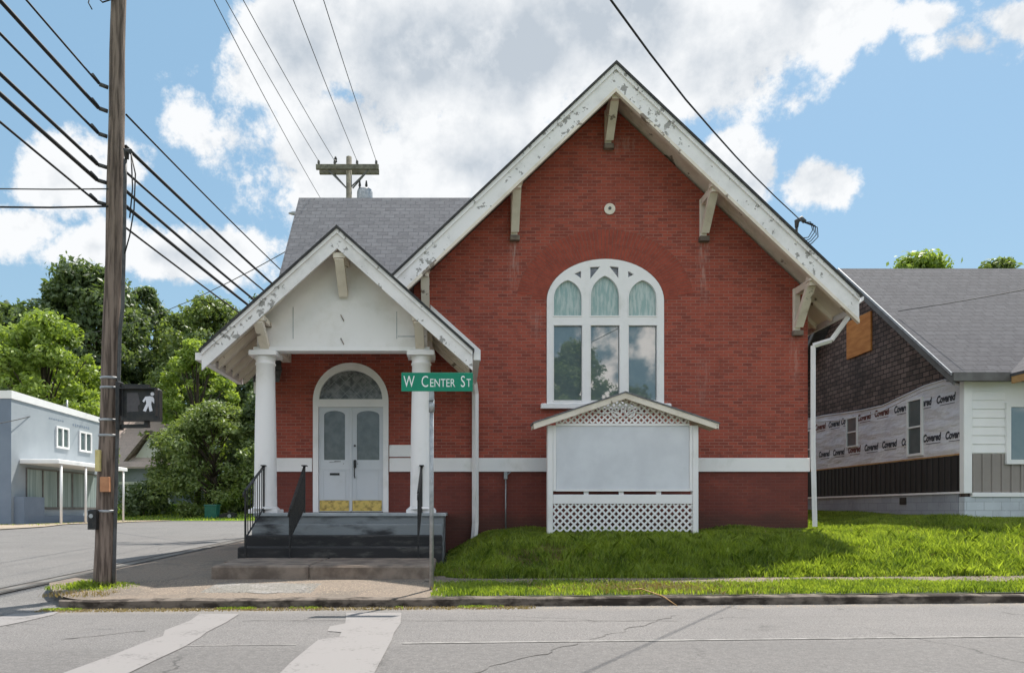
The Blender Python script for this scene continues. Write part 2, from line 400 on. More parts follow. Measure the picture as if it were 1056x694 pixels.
# ------------------------------------------------------------------ mesh builder
class MB:
    def __init__(s):
        s.v = []; s.f = []; s.sm = []
    def add(s, vs, fs, smooth=False):
        o = len(s.v)
        s.v += [tuple(p) for p in vs]
        for f in fs:
            s.f.append(tuple(i + o for i in f)); s.sm.append(smooth)
        return s
    def box(s, x0, x1, y0, y1, z0, z1):
        vs = [(x, y, z) for z in (z0, z1) for (x, y) in ((x0, y0), (x1, y0), (x1, y1), (x0, y1))]
        return s.add(vs, [(0, 3, 2, 1), (4, 5, 6, 7), (0, 1, 5, 4), (1, 2, 6, 5), (2, 3, 7, 6), (3, 0, 4, 7)])
    def bbox(s, x0, x1, y0, y1, z0, z1, c=0.01):
        """box with chamfered front/vertical edges"""
        pts = [(x0 + c, y0), (x1 - c, y0), (x1, y0 + c), (x1, y1), (x0, y1), (x0, y0 + c)]
        n = 6
        rings = [(z0, 0), (z1 - c, 0), (z1, c)]
        vs = []
        cx, cy = (x0 + x1) / 2, (y0 + y1) / 2
        for z, ins in rings:
            for (x, y) in pts:
                dx = -ins if x > cx else ins
                dy = -ins if y > cy else ins
                vs.append((x + dx, y + dy, z))
        fs = [tuple(reversed(range(n))), tuple(range(2 * n, 3 * n))]
        for r in range(2):
            for i in range(n):
                j = (i + 1) % n
                fs.append((r * n + i, r * n + j, (r + 1) * n + j, (r + 1) * n + i))
        return s.add(vs, fs)
    def beam(s, a, b, w, h, up=(0, 0, 1)):
        """rectangular bar from a to b, w across, h along 'up'"""
        a = Vector(a); b = Vector(b)
        d = (b - a).normalized()
        side = d.cross(Vector(up))
        if side.length < 1e-4:
            side = d.cross(Vector((1, 0, 0)))
        side.normalize()
        u = side.cross(d).normalized()
        vs = []
        for p in (a, b):
            for (i, j) in ((-1, -1), (1, -1), (1, 1), (-1, 1)):
                vs.append(p + side * (i * w / 2) + u * (j * h / 2))
        return s.add(vs, [(0, 1, 2, 3), (7, 6, 5, 4), (0, 4, 5, 1), (1, 5, 6, 2), (2, 6, 7, 3), (3, 7, 4, 0)])
    def tube(s, pts, r, n=8, caps=True):
        pts = [Vector(p) for p in pts]
        rs = r if hasattr(r, '__len__') else [r] * len(pts)
        vs = []
        ref = None
        for i, p in enumerate(pts):
            d = (pts[min(i + 1, len(pts) - 1)] - pts[max(i - 1, 0)])
            d = d.normalized() if d.length > 1e-9 else Vector((0, 0, 1))
            if ref is None:
                ref = Vector((1, 0, 0)) if abs(d.x) < 0.8 else Vector((0, 1, 0))
            a = (ref - d * ref.dot(d)).normalized()
            ref = a
            b = d.cross(a)
            for k in range(n):
                t = 2 * math.pi * k / n
                vs.append(p + (a * math.cos(t) + b * math.sin(t)) * rs[i])
        fs = []
        for i in range(len(pts) - 1):
            for k in range(n):
                j = (k + 1) % n
                fs.append((i * n + k, i * n + j, (i + 1) * n + j, (i + 1) * n + k))
        s.add(vs, fs, n > 4)
        if caps:
            o = len(s.v) - len(vs)
            s.f.append(tuple(o + k for k in reversed(range(n)))); s.sm.append(False)
            s.f.append(tuple(o + (len(pts) - 1) * n + k for k in range(n))); s.sm.append(False)
        return s
    def lathe(s, cx, cy, prof, n=24):
        vs = []
        for (r, z) in prof:
            for k in range(n):
                t = 2 * math.pi * k / n
                vs.append((cx + r * math.cos(t), cy + r * math.sin(t), z))
        fs = [(i * n + k, i * n + (k + 1) % n, (i + 1) * n + (k + 1) % n, (i + 1) * n + k)
              for i in range(len(prof) - 1) for k in range(n)]
        s.add(vs, fs, True)
        o = len(s.v) - len(vs)
        s.f.append(tuple(o + k for k in reversed(range(n)))); s.sm.append(False)
        s.f.append(tuple(o + (len(prof) - 1) * n + k for k in range(n))); s.sm.append(False)
        return s
    def prismY(s, loop, y0, y1, holes=()):
        """polygon in (x,z) [with holes] extruded from y0 (front) to y1"""
        return s.extr([(x, z) for x, z in loop], [list(hh) for hh in holes], lambda a, b, t: (a, (y0, y1)[t], b))
    def prismX(s, loop, x0, x1, holes=()):
        return s.extr([(y, z) for y, z in loop], [list(hh) for hh in holes], lambda a, b, t: ((x0, x1)[t], a, b))
    def extr(s, loop, holes, fn):
        loops = [loop] + list(holes)
        tess = tessellate_polygon([[Vector((a, b, 0)) for a, b in lp] for lp in loops])
        flat = [p for lp in loops for p in lp]
        n = len(flat)
        vs = [fn(a, b, 0) for a, b in flat] + [fn(a, b, 1) for a, b in flat]
        fs = [tuple(t) for t in tess] + [tuple(i + n for i in reversed(t)) for t in tess]
        o = 0
        for lp in loops:
            k = len(lp)
            for i in range(k):
                j = (i + 1) % k
                fs.append((o + i, o + j, o + j + n, o + i + n))
            o += k
        return s.add(vs, fs)
    def slab(s, poly, zf, th):
        n = len(poly)
        vs = [(x, y, zf(x, y) - th) for x, y in poly] + [(x, y, zf(x, y)) for x, y in poly]
        fs = [tuple(reversed(range(n))), tuple(range(n, 2 * n))]
        for i in range(n):
            j = (i + 1) % n
            fs.append((i, j, j + n, i + n))
        return s.add(vs, fs)
    def build(s, name, m, parent=None, fix=True):
        me = bpy.data.meshes.new(name)
        off = Vector((0, 0, 0))
        p = parent
        while p is not None:
            off += p.location
            p = p.parent
        me.from_pydata([(a - off.x, b - off.y, c - off.z) for a, b, c in s.v], [], s.f)
        me.polygons.foreach_set('use_smooth', s.sm)
        if fix:
            import bmesh
            bm = bmesh.new(); bm.from_mesh(me)
            bmesh.ops.recalc_face_normals(bm, faces=bm.faces)
            bm.to_mesh(me); bm.free()
        me.materials.append(m)
        o = bpy.data.objects.new(name, me)
        COL.objects.link(o)
        o.parent = parent
        return o

def np_mesh(name, V, Fc, m, parent=None, off=None):
    V = np.asarray(V, dtype=np.float64)
    if off is not None:
        V = V - np.asarray(off)
    Fc = np.asarray(Fc, dtype=np.int32)
    me = bpy.data.meshes.new(name)
    k = Fc.shape[1]
    me.vertices.add(len(V)); me.vertices.foreach_set('co', V.ravel())
    me.loops.add(Fc.size); me.loops.foreach_set('vertex_index', Fc.ravel())
    me.polygons.add(len(Fc)); me.polygons.foreach_set('loop_start', np.arange(0, Fc.size, k, dtype=np.int32))
    me.update(calc_edges=True)
    me.materials.append(m)
    o = bpy.data.objects.new(name, me)
    COL.objects.link(o)
    o.parent = parent
    return o

def thing(name, label, cat, loc=(0, 0, 0), group=None):
    o = bpy.data.objects.new(name, None)
    COL.objects.link(o)
    o.location = loc
    o.empty_display_size = 0.2
    return tag(o, label, cat, group)
def tag(o, label, cat, group=None):
    o['label'] = label; o['category'] = cat
    if group: o['group'] = group
    return o
def lab(o, label):
    o['label'] = label
    return o
def structure(o, kind='structure'):
    o['kind'] = kind
    return o
def single(mb, name, m, label, cat, base, group=None):
    """a thing that is one mesh, origin at its base"""
    me_o = mb.build(name, m)
    b = Vector(base)
    for v in me_o.data.vertices:
        v.co -= b
    me_o.location = b
    return tag(me_o, label, cat, group)
def W(px, py, Y):
    return ((px - CX) / F * Y, Y, EYE + (CY - py) / F * Y)
def text_mesh(name, s, size, m, parent, fn, depth=0.004, sx=1.0, shear=0.0, bold=0.0, align='LEFT'):
    cu = bpy.data.curves.new('t', 'FONT')
    cu.body = s; cu.size = size; cu.extrude = depth; cu.shear = shear; cu.offset = bold; cu.align_x = align
    cu.resolution_u = 3
    t = bpy.data.objects.new('t', cu); COL.objects.link(t)
    dg = bpy.context.evaluated_depsgraph_get()
    me = bpy.data.meshes.new_from_object(t.evaluated_get(dg))
    bpy.data.objects.remove(t)
    vs = [fn(v.co.x * sx, v.co.y, v.co.z) for v in me.vertices]
    fs = [tuple(p.vertices) for p in me.polygons]
    return vs, fs

# ------------------------------------------------------------------ terrain
def kerbY(x): return 8.86 + 0.048 * max(-60, min(60, x))
def sstep(a, b, t):
    t = max(0.0, min(1.0, (t - a) / (b - a)))
    return t * t * (3 - 2 * t)
def gz(x, y):
    if y <= kerbY(x) and x > -200:
        if y > -7.5: return 0.0
        return 0.12
    if x < -6.7:
        base = max(0.0, min(0.56, (y - 9) * 0.024))
        if x < -19.4: base += 0.02 * sstep(-19.4, -21, x)
        return base
    left = 0.1 + min(0.09, 0.06 * max(0, y - kerbY(x))) + 0.012 * max(0, y - 10.4)
    left = min(left, 0.60)
    if x < -0.45:
        if x < -6.0:
            t = (x + 6.7) / 0.7
            return left * t + max(0.0, min(0.56, (y - 9) * 0.024)) * (1 - t)
        return left
    yb = y - 0.03 * x * 0.3
    lawn = 0.115 + 0.03 * sstep(9.0, 10.2, y) + 0.45 * sstep(10.8, 12.7, yb) + 0.20 * sstep(12.2, 15.6, y) + 0.02 * max(0, min(y, 60) - 15.6)
    lawn += 0.26 * sstep(7.8, 11.2, x) * sstep(12.2, 15.0, y)
    lawn += 0.015 * math.sin(x * 1.7 + y) * sstep(10.9, 12, y) + 0.012 * math.sin(x * 4.1 - y * 2) * sstep(10.9, 12, y)
    t = sstep(-0.45, 0.15, x) if y < 11 else sstep(-0.45, 0.15 + 0.75 * sstep(11, 12.4, y), x)
    return left * (1 - t) + lawn * t

def strip(name, ys, xl, xr, nx, zoff, m, zf=gz):
    mb = MB()
    vs = []; fs = []
    for y in ys:
        a, b = xl(y), xr(y)
        for i in range(nx + 1):
            x = a + (b - a) * i / nx
            vs.append((x, y, zf(x, y) + zoff))
    for j in range(len(ys) - 1):
        for i in range(nx):
            o = j * (nx + 1) + i
            fs.append((o, o + 1, o + nx + 2, o + nx + 1))
    mb.add(vs, fs, True)
    return structure(mb.build(name, m, fix=False))
def stripx(name, xs, yl, yr, ny, zoff, m, zf=gz):
    mb = MB()
    vs = []; fs = []
    for x in xs:
        a, b = yl(x), yr(x)
        for i in range(ny + 1):
            y = a + (b - a) * i / ny
            vs.append((x, y, zf(x, max(y, 0) if a > 0 else y) + zoff))
    for j in range(len(xs) - 1):
        for i in range(ny):
            o = j * (ny + 1) + i
            fs.append((o, o + ny + 1, o + ny + 2, o + 1))
    mb.add(vs, fs, True)
    return structure(mb.build(name, m, fix=False))
def fr(a, b, n): return [a + (b - a) * i / n for i in range(n + 1)]

# base ground to the horizon
xs = [-3000, -800, -300, -120, -60, -40, -30] + fr(-24, -8, 16) + fr(-7.5, 16, 94) + [18, 21, 25, 30, 40, 60, 120, 300, 800, 3000]
ys = [-3000, -600, -150, -60, -25, -12, -8, -7, -3, 2] + fr(6, 26, 80) + fr(27, 50, 23) + [55, 60, 75, 100, 160, 300, 800, 3500]
def gbase(x, y):
    if -8.5 < x < -4.4 and y < 11.6: return -0.04
    return min(gz(x + a, y + b) for a in (-0.3, 0, 0.3) for b in (-0.35, 0, 0.35)) - 0.035
vs = [(x, y, gbase(x, y)) for y in ys for x in xs]
n = len(xs)
g = MB().add(vs, [(j * n + i, j * n + i + 1, (j + 1) * n + i + 1, (j + 1) * n + i) for j in range(len(ys) - 1) for i in range(n - 1)], True)
structure(g.build('ground', M['farground'], fix=False))
# main road, side street
stripx('road', [-90, -60] + fr(-40, 40, 80) + [60, 90], lambda x: -7.4, lambda x: kerbY(x) + 0.02, 4, 0.0, M['road'], lambda x, y: 0.0)
strip('side_street', fr(8.1, 45, 74), lambda y: -19.2 if y < 33 else -19.2 - (y - 33) * 1.6, lambda y: -6.6 if y > 11 else (-5.0 if y < 9.9 else -5.0 - 1.6 * (y - 9.9) / 1.1), 24, 0.004, M['street'],
      lambda x, y: max(0.0, min(0.56, (y - 9) * 0.024)))
# pavement at the corner: kerb edge -> building, running back along the side street
def pav(x, y): return gz(max(-6.65, min(-0.5, x)), y)
kpath = [(-0.3, kerbY(-0.3) + 0.0), (-2, kerbY(-2)), (-4, kerbY(-4)), (-4.6, kerbY(-4.6) - 0.0), (-4.92, 8.69), (-5.17, 8.86), (-5.33, 9.15), (-5.45, 9.5), (-5.60, 9.9)]
stripx('pavement', fr(-6.6, -0.2, 64), lambda x: (kerbY(x) + 0.1 if x > -4.75 else kerbY(x) + 0.1 + (abs(x + 4.75) ** 1.6) * 0.95), lambda x: 29.0 if x < -4.3 else 13.4, 60, 0.0, M['walk'], pav)
# gutter seams along the side street
M['seam'] = pm('dirty_seam', (0.02, 0.018, 0.016), (0.07, 0.062, 0.055), 6, 0.9)
for x0, w in ((-7.07, 0.07), (-6.74, 0.12)):
    strip('gutter_seam', fr(9.7, 30, 30), lambda y: x0, lambda y: x0 + w, 1, 0.014, M['seam'], lambda x, y: gz(-7.1, y) * (0.6 if x > -6.9 else 1.0) + (0.4 * gz(-6.65, y) if x > -6.9 else 0))
strip('gutter', fr(9.7, 30, 30), lambda y: -7.01, lambda y: -6.705, 1, 0.007, M['concrete'], lambda x, y: gz(-7.1, y) * 0.6 + 0.4 * gz(-6.65, y))
# gravel patch worn into the corner pavement
mb = MB()
pts = [(-2.75 + 0.62 * math.cos(t) * (1 + 0.18 * math.sin(3 * t)) , 9.62 + 0.40 * math.sin(t) * (1 + 0.15 * math.cos(5 * t))) for t in fr(0, 2 * math.pi, 28)[:-1]]
mb.add([(x, y, pav(x, y) + 0.006) for x, y in pts] + [(-2.75, 9.62, pav(-2.75, 9.62) + 0.006)], [(i, (i + 1) % 28, 28) for i in range(28)])
structure(mb.build('gravel_patch', M['gravel'], fix=False))
# lawn, narrow sidewalk on the right
stripx('lawn', fr(-0.45, 13, 90) + [14, 16, 20, 30, 60], lambda x: kerbY(x) + 0.12, lambda x: 34.0, 130, 0.0, M['soil'])
stripx('sidewalk', fr(-0.5, 40, 80), lambda x: 10.22 + 0.03 * x, lambda x: 10.86 + 0.03 * x, 4, 0.014, M['walk'])
# kerb
def kerb_mesh():
    pts = [(40, kerbY(40)), (20, kerbY(20))] + [(x, kerbY(x)) for x in fr(14, -4.6, 60)] + [(p[0], p[1]) for p in kpath[4:]]
    vs = []; fs = []
    prof = lambda h: [(0.0, -0.05), (-0.005, h * 0.85), (0.03, h), (0.15, h + 0.002), (0.16, -0.05)]
    for i, (x, y) in enumerate(pts):
        a = Vector(pts[max(0, i - 1)]); b = Vector(pts[min(len(pts) - 1, i + 1)])
        d = (b - a).normalized(); nrm = Vector((d.y, -d.x))      # away from the road when running to -x
        hgt = 0.112 + 0.006 * math.sin(x * 3.1) + 0.004 * math.sin(x * 11)
        if x < -4.8: hgt *= max(0.15, 1 - ((-4.8 - x) / 0.9) * 0.6)
        for (o, z) in prof(hgt):
            wob = 0.008 * math.sin(x * 7.3) + 0.006 * math.sin(x * 17)
            vs.append((x + nrm.x * (o + wob), y + nrm.y * (o + wob), z))
    k = 5
    for i in range(len(pts) - 1):
        for j in range(k - 1):
            fs.append((i * k + j, i * k + j + 1, (i + 1) * k + j + 1, (i + 1) * k + j))
    fs.append((0, 1, 2, 3, 4)); L = (len(pts) - 1) * k
    fs.append((L, L + 4, L + 3, L + 2, L + 1))
    return MB().add(vs, fs)
structure(kerb_mesh().build('kerb', M['kerb'], fix=False))
# opposite verge, behind the viewpoint
strip('opposite_verge', [-40, -20, -12, -9, -7.4], lambda y: -90, lambda y: 90, 10, 0.0, M['farlawn'], lambda x, y: 0.12)
# far lawns, dirt forecourt
strip('far_lawn', fr(43.5, 70, 20), lambda y: -70, lambda y: -2, 30, 0.03, M['farlawn'], lambda x, y: 0.56 + 0.12 * max(0, min(y, 56) - 46))
strip('forecourt', fr(20, 44, 24), lambda y: -60, lambda y: -18.4 - 0.25 * math.sin(y), 8, 0.02, M['dirt'], lambda x, y: max(0.0, min(0.56, (y - 9) * 0.024)) + 0.02)

# road markings
def marking(name, pts, z=0.006, m='paint'):
    mb = MB()
    tess = tessellate_polygon([[Vector((a, b, 0)) for a, b in pts]])
    mb.add([(a, b, z) for a, b in pts], [tuple(t) for t in tess])
    o = mb.build(name, M[m], fix=True)
    if o.data.polygons[0].normal.z < 0:
        o.data.flip_normals()
    return structure(o)
def G(px, py, z=0.0):
    Y = F * (EYE - z) / (py - CY)
    return ((px - CX) / F * Y, Y)
marking('crosswalk_line', [G(*p) for p in [(232, 633), (206, 633), (196, 640), (170, 650), (168, 656), (150, 662), (118, 675), (60, 696), (20, 712), (-20, 730), (20, 745), (80, 722), (125, 698), (160, 681), (190, 667), (207, 657), (213, 652), (233, 642), (247, 633)]])
marking('stop_line', [G(*p) for p in [(357, 632), (414, 632), (413, 643), (406, 653), (404, 660), (395, 677), (385, 696), (372, 720), (350, 760), (230, 760), (262, 720), (287, 696), (300, 683), (318, 668), (328, 660), (350, 657), (352, 652), (338, 651), (340, 646), (356, 643)]])
marking('crosswalk_line', [G(*p) for p in [(-60, 650), (-30, 642), (15, 633), (62, 630.5), (55, 634), (25, 641), (-20, 650), (-55, 658)]])
stripx('edge_line', fr(-0.52, 40, 80), lambda x: 6.41 + 0.058 * x, lambda x: 6.46 + 0.058 * x, 1, 0.006, M['paintworn'], lambda x, y: 0.0)
stripx('edge_line', fr(-2.6, -1.5, 8), lambda x: 6.425 + 0.058 * x, lambda x: 6.445 + 0.058 * x, 1, 0.0055, M['crack'] if False else M['paintworn'], lambda x, y: 0.0)
# wandering sealed cracks
def crack(pts, w=0.02):
    mb = MB(); vs = []
    for i, (x, y) in enumerate(pts):
        ww = w * (0.5 + random.random())
        vs += [(x, y - ww, 0.004), (x, y + ww, 0.004)]
    mb.add(vs, [(2 * i, 2 * i + 2, 2 * i + 3, 2 * i + 1) for i in range(len(pts) - 1)])
    structure(mb.build('road_crack', M['crack'], fix=False))
def wander(a, b, n, j):
    return [(a[0] + (b[0] - a[0]) * i / n + random.uniform(-j, j), a[1] + (b[1] - a[1]) * i / n + random.uniform(-j, j) * 0.6) for i in range(n + 1)]
crack(wander(G(486, 694), G(700, 634), 40, 0.05), 0.008)
crack(wander(G(150, 650), G(60, 660), 10, 0.04), 0.012)
crack(wander(G(250, 640), G(700, 640), 40, 0.03), 0.007)

# ------------------------------------------------------------------ CHURCH
church = thing('brick_church', 'red brick church with steep white peeling gable, arched window and columned side porch', 'church', (3.4, 15.6, 0.8))
FY = 15.6
AX, AZ, SL = 3.42, 10.87, 0.95          # main bargeboard apex and slope
def mtop(x): return AZ - SL * abs(x - AX)
WX0, WX1 = -1.0, 8.0
def wtop(x): return 10.56 - SL * abs(x - 3.44)
def arc(cx, cz, rx, rz, a0, a1, n):
    return [(cx + rx * math.cos(math.radians(a0 + (a1 - a0) * i / n)), cz + rz * math.sin(math.radians(a0 + (a1 - a0) * i / n))) for i in range(n + 1)]
WCX, WHW, WSILL, WSPR, WTOP = 3.37, 1.34, 3.68, 6.02, 6.98
def win_loop(g=0.0):
    return [(WCX - WHW - g, WSILL - g), (WCX + WHW + g, WSILL - g)] + arc(WCX, WSPR, WHW + g, WTOP - WSPR + g, 0, 180, 28)
DX, DR, DSPR, DFL = -2.44, 0.86, 3.75, 1.205
def door_loop(g=0.0, z0=None):
    z0 = DFL if z0 is None else z0
    return [(DX - DR - g, z0), (DX + DR + g, z0)] + arc(DX, DSPR, DR + g, DR + g, 0, 180, 24)
wl = [(-4.4, 0.0), (WX1, 0.0), (WX1, wtop(WX1)), (3.44, 10.56), (WX0, wtop(WX0)), (WX0, 4.92), (-4.03, 4.92), (-4.03, 4.44), (-4.4, 4.44)]
wall = MB().prismY(wl, FY, FY + 0.32, [win_loop(), door_loop()])
wall.box(WX1 - 0.32, WX1, FY + 0.32, 30, 0, wtop(WX1) - 0.02)
wall.box(WX0, WX0 + 0.3, FY + 0.32, 30, 0, wtop(WX0) - 0.02)
wall.prismX([(FY + 0.32, 0), (24.2, 0), (24.2, 4.0), (19.86, 9.85), (FY + 0.32, 4.50)], -4.4, -4.1)
wall.prismY([(WX0 + .3, 0.0), (WX1 - .32, 0.0), (WX1 - .32, wtop(WX1)), (3.44, 10.56), (WX0 + .3, wtop(WX0))], 29.7, 30)
wall.box(-4.1, WX0, 23.9, 24.2, 0, 4.2)
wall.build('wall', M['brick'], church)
# dark boards just inside the openings so that the interior is closed
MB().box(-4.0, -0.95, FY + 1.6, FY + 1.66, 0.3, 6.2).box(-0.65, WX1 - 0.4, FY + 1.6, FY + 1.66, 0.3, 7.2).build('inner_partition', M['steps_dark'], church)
# voussoir arch: rings of bricks standing slightly proud
def voussoirs():
    mb = MB()
    for ring, (g0, g1, nb) in enumerate(((0.02, 0.335, 62), (0.342, 0.68, 62))):
        a0, a1 = (2 if ring == 0 else 6), (178 if ring == 0 else 174)
        for i in range(nb):
            t0 = a0 + (a1 - a0) * (i + 0.10) / nb; t1 = a0 + (a1 - a0) * (i + 0.90) / nb
            q = []
            for (gg, t) in ((g0, t0), (g0, t1), (g1, t1), (g1, t0)):
                a = math.radians(t)
                q.append((WCX + (WHW + gg) * math.cos(a), WSPR + (WTOP - WSPR + gg) * math.sin(a)))
            pr = 0.006 + random.random() * 0.002
            mb.prismY(q, FY - pr, FY + 0.02)
    return mb
voussoirs().build('brick_arch', M['brick_arch'], church)
ar = [(x, z) for x, z in arc(WCX, WSPR, WHW + .005, WTOP - WSPR + .005, 0, 180, 30)] + list(reversed(arc(WCX, WSPR, WHW + .69, WTOP - WSPR + .69, 8, 172, 30)))
MB().prismY(ar, FY - 0.003, FY + 0.02).build('arch_mortar', M['mortar'], church)
# white stone band
band = MB()
for a, b in ((-4.43, DX - DR - 0.02), (DX + DR + 0.02, WX1 + 0.03)):
    band.bbox(a, b, FY - 0.05, FY + 0.02, 2.13, 2.44, 0.012)
band.bbox(DX + DR + 0.02, -0.95, FY - 0.045, FY + 0.02, 2.47, 2.74, 0.012)
band.box(WX1 - 0.02, WX1 + 0.03, FY + 0.021, 29.9, 2.13, 2.44)
band.build('white_band', M['white'], church)
# brick plinth below band, a shade proud
# main roof (two slopes), soffit
def slope_slab(side, y0, y1, dz, th, x_in, x_out, m, name, fx=0.0):
    mb = MB()
    f = lambda x, y: mtop(x) + dz
    mb.slab([(x_in, y0), (x_out, y0), (x_out, y1), (x_in, y1)], f, th)
    return mb
def two(y0, y1, dz, th, xl, xr):
    mb = MB()
    f = lambda x, y: mtop(x) + dz
    mb.slab([(xl, y0), (AX, y0), (AX, y1), (xl, y1)], f, th)
    mb.slab([(AX, y0), (xr, y0), (xr, y1), (AX, y1)], f, th)
    return mb
XL, XR = -1.42, 8.68
mroof = two(14.70, 30.5, 0.06, 0.055, XL - 0.03, XR + 0.03).build('roof', M['roof'], church)
two(14.69, 14.715, 0.062, 0.062, XL - 0.035, XR + 0.035).build('roof_edge', M['edge'], mroof)
two(14.83, 30.4, -0.16, 0.05, XL + 0.04, XR - 0.04).build('soffit', M['cream'], church)
# bargeboards
def board_slope(xa, xb, ztop, hgt, y0, y1):
    """vertical-cut board following a slope from xa to xb"""
    loop = [(xa, ztop(xa) - hgt), (xb, ztop(xb) - hgt), (xb, ztop(xb)), (xa, ztop(xa))]
    return MB().prismY(loop, y0, y1)
for xa, xb in ((XL, AX), (AX, XR)):
    b = board_slope(xa, xb, lambda x: mtop(x) + 0.0, 0.53, 14.76, 14.81).build('bargeboard', M['barge'], church)
    mol = board_slope(xa, xb, lambda x: mtop(x) + 0.0, 0.11, 14.725, 14.758)
    mol.build('crown_moulding', M['barge'], b)
    board_slope(xa + 0.0, xb, lambda x: mtop(x) - 0.50, 0.085, 14.74, 14.83).build('lower_moulding', M['cream'], b)
# frieze where the soffit meets brick
# rafters under right eave
def rafter(x0, x1, y, zf, w=0.09, h=0.15):
    return MB().prismY([(x0, zf(x0) - h), (x1, zf(x1) - h * 0.75), (x1, zf(x1)), (x0, zf(x0))], y, y + w)
for y in fr(15.0, 27.6, 18):
    rafter(7.95, XR - 0.06, y, lambda x: mtop(x) - 0.215).build('rafter_tail', M['cream'], church)
    rafter(-1.36, -1.05, y, lambda x: mtop(x) - 0.215).build('rafter_tail', M['cream'], church) if y > 25 else None
MB().box(XR - 0.02, XR + 0.02, 14.82, 30.4, mtop(XR) - 0.30, mtop(XR) - 0.03).build('eave_fascia', M['barge'], church)
gt = MB().prismY([(XR + 0.02, mtop(XR) - 0.12), (XR + 0.06, mtop(XR) - 0.13), (XR + 0.15, mtop(XR) - 0.06), (XR + 0.16, mtop(XR) + 0.02), (XR + 0.13, mtop(XR) + 0.02), (XR + 0.11, mtop(XR) - 0.05), (XR + 0.06, mtop(XR) - 0.09), (XR + 0.03, mtop(XR) - 0.08)], 14.85, 30.3)
gt.build('gutter', M['white'], church)
# brackets
def bracket(x, zb, zt, yf, yw, w, m, short=False):
    mb = MB()
    mb.bbox(x - w / 2 + 0.0, x + w / 2 - 0.03, yw - 0.07, yw - 0.001, zb + 0.02, zt, 0.012)
    mb.beam((x, yw - 0.09, zb + 0.10), (x + 0.0, yf + 0.06, zt - 0.05), w, 0.10, (0, -1, 0.3))
    mb.box(x - w / 2 + 0.01, x + w / 2 - 0.01, yf - 0.0, yw - 0.105, zt - 0.16, zt - 0.01)
    mb.bbox(x - w / 2 - 0.02, x + w / 2 + 0.02, yf - 0.05, yf + 0.12, zt - 0.07, zt + 0.05, 0.015)
    o = mb.build('bracket', m, church)
    MB().bbox(x - w / 2 - 0.02, x + w / 2 + 0.02, yw - 0.12, yw - 0.002, zb - 0.10, zb + 0.015, 0.01).build('corbel', M['pad'], o)
    return o
for (x, zb, zt) in ((3.44, 9.56, 10.36), (1.30, 7.48, 8.42), (5.61, 7.46, 8.34), (-0.72, 5.35, 6.50), (7.74, 5.32, 6.30)):
    bracket(x, zb, zt, 14.85, FY, 0.18, M['cream'])
# wing roof: ridge across, two slopes front/back
wing = MB()
wing_f = lambda x, y: 10.33 - 1.365 * abs(y - 19.86)
wing.slab([(-4.62, 15.25), (1.9, 15.25 + 0.0), (1.9, 19.86), (-4.62, 19.86)], wing_f, 0.08)
wing.slab([(-4.62, 19.86), (2.6, 19.86), (2.6, 24.5), (-4.62, 24.5)], wing_f, 0.08)
# keep the wing roof on its own side of the main roof: clip where it would pass in front of the facade
wing = MB()
def clipx(y):   # where the wing slope meets the main roof slope
    z = wing_f(0, y) + 0.0
    return min(AX - (AZ + 0.02 - z) / SL, AX)
yy_ = fr(15.95, 19.86, 12)
front = [(-4.62, 15.38), (-4.02, 15.38), (-4.02, 15.95)] + [(max(-1.02, clipx(y)), y) for y in yy_] + [(-4.62, 19.86)]
wing.slab(front, wing_f, 0.08)
wing.slab([(-4.62, 19.86), (clipx(19.86), 19.86), (max(-1.0, clipx(24.5)), 24.5), (-4.62, 24.5)], wing_f, 0.08)
wr = wing.build('wing_roof', M['roof'], church)
vb = MB()
for s in (-1, 1):
    ya, yb = 19.86, 19.86 + s * (4.62 if s > 0 else 4.46)
    vb.prismX([(ya, wing_f(0, ya) - 0.09), (yb, wing_f(0, yb) - 0.09), (yb, wing_f(0, yb) - 0.36), (ya, wing_f(0, ya) - 0.36)], -4.60, -4.56)
vb.build('verge_board', M['barge'], wr)
# ---- porch
PX, PZ, PS, PY = -2.27, 6.54, 0.90, 12.85
def ptop(x): return PZ - PS * abs(x - PX)
PXL, PXR = -4.82, 0.28
proof = MB()
pf = lambda x, y: ptop(x) + 0.05
yend = lambda x: 15.25 + (ptop(x) + 0.05 - wing_f(0, 15.25)) / 1.365
proof.slab([(PXL - .03, PY - .06), (PX, PY - .06), (PX, yend(PX)), (PXL - .03, 15.4)], pf, 0.05)
proof.slab([(PX, PY - .06), (PXR + .03, PY - .06), (PXR + .03, FY - 0.005), (WX0 - 0.005, FY - 0.005), (WX0 - 0.005, yend(WX0)), (PX, yend(PX))], pf, 0.05)
pr = proof.build('porch_roof', M['roof'], church)
pe = MB()
for xa, xb in ((PXL - .035, PX), (PX, PXR + .035)):
    pe.prismY([(xa, ptop(xa) + 0.0), (xb, ptop(xb) + 0.0), (xb, ptop(xb) + 0.055), (xa, ptop(xa) + 0.055)], PY - 0.065, PY - 0.061)
pe.build('roof_edge', M['edge'], pr)
for xa, xb in ((PXL, PX), (PX, PXR)):
    b = board_slope(xa, xb, lambda x: ptop(x) - 0.003, 0.36, PY, PY + 0.045).build('bargeboard', M['barge'], church)
    board_slope(xa, xb, lambda x: ptop(x) - 0.003, 0.08, PY - 0.035, PY - 0.002).build('crown_moulding', M['barge'], b)
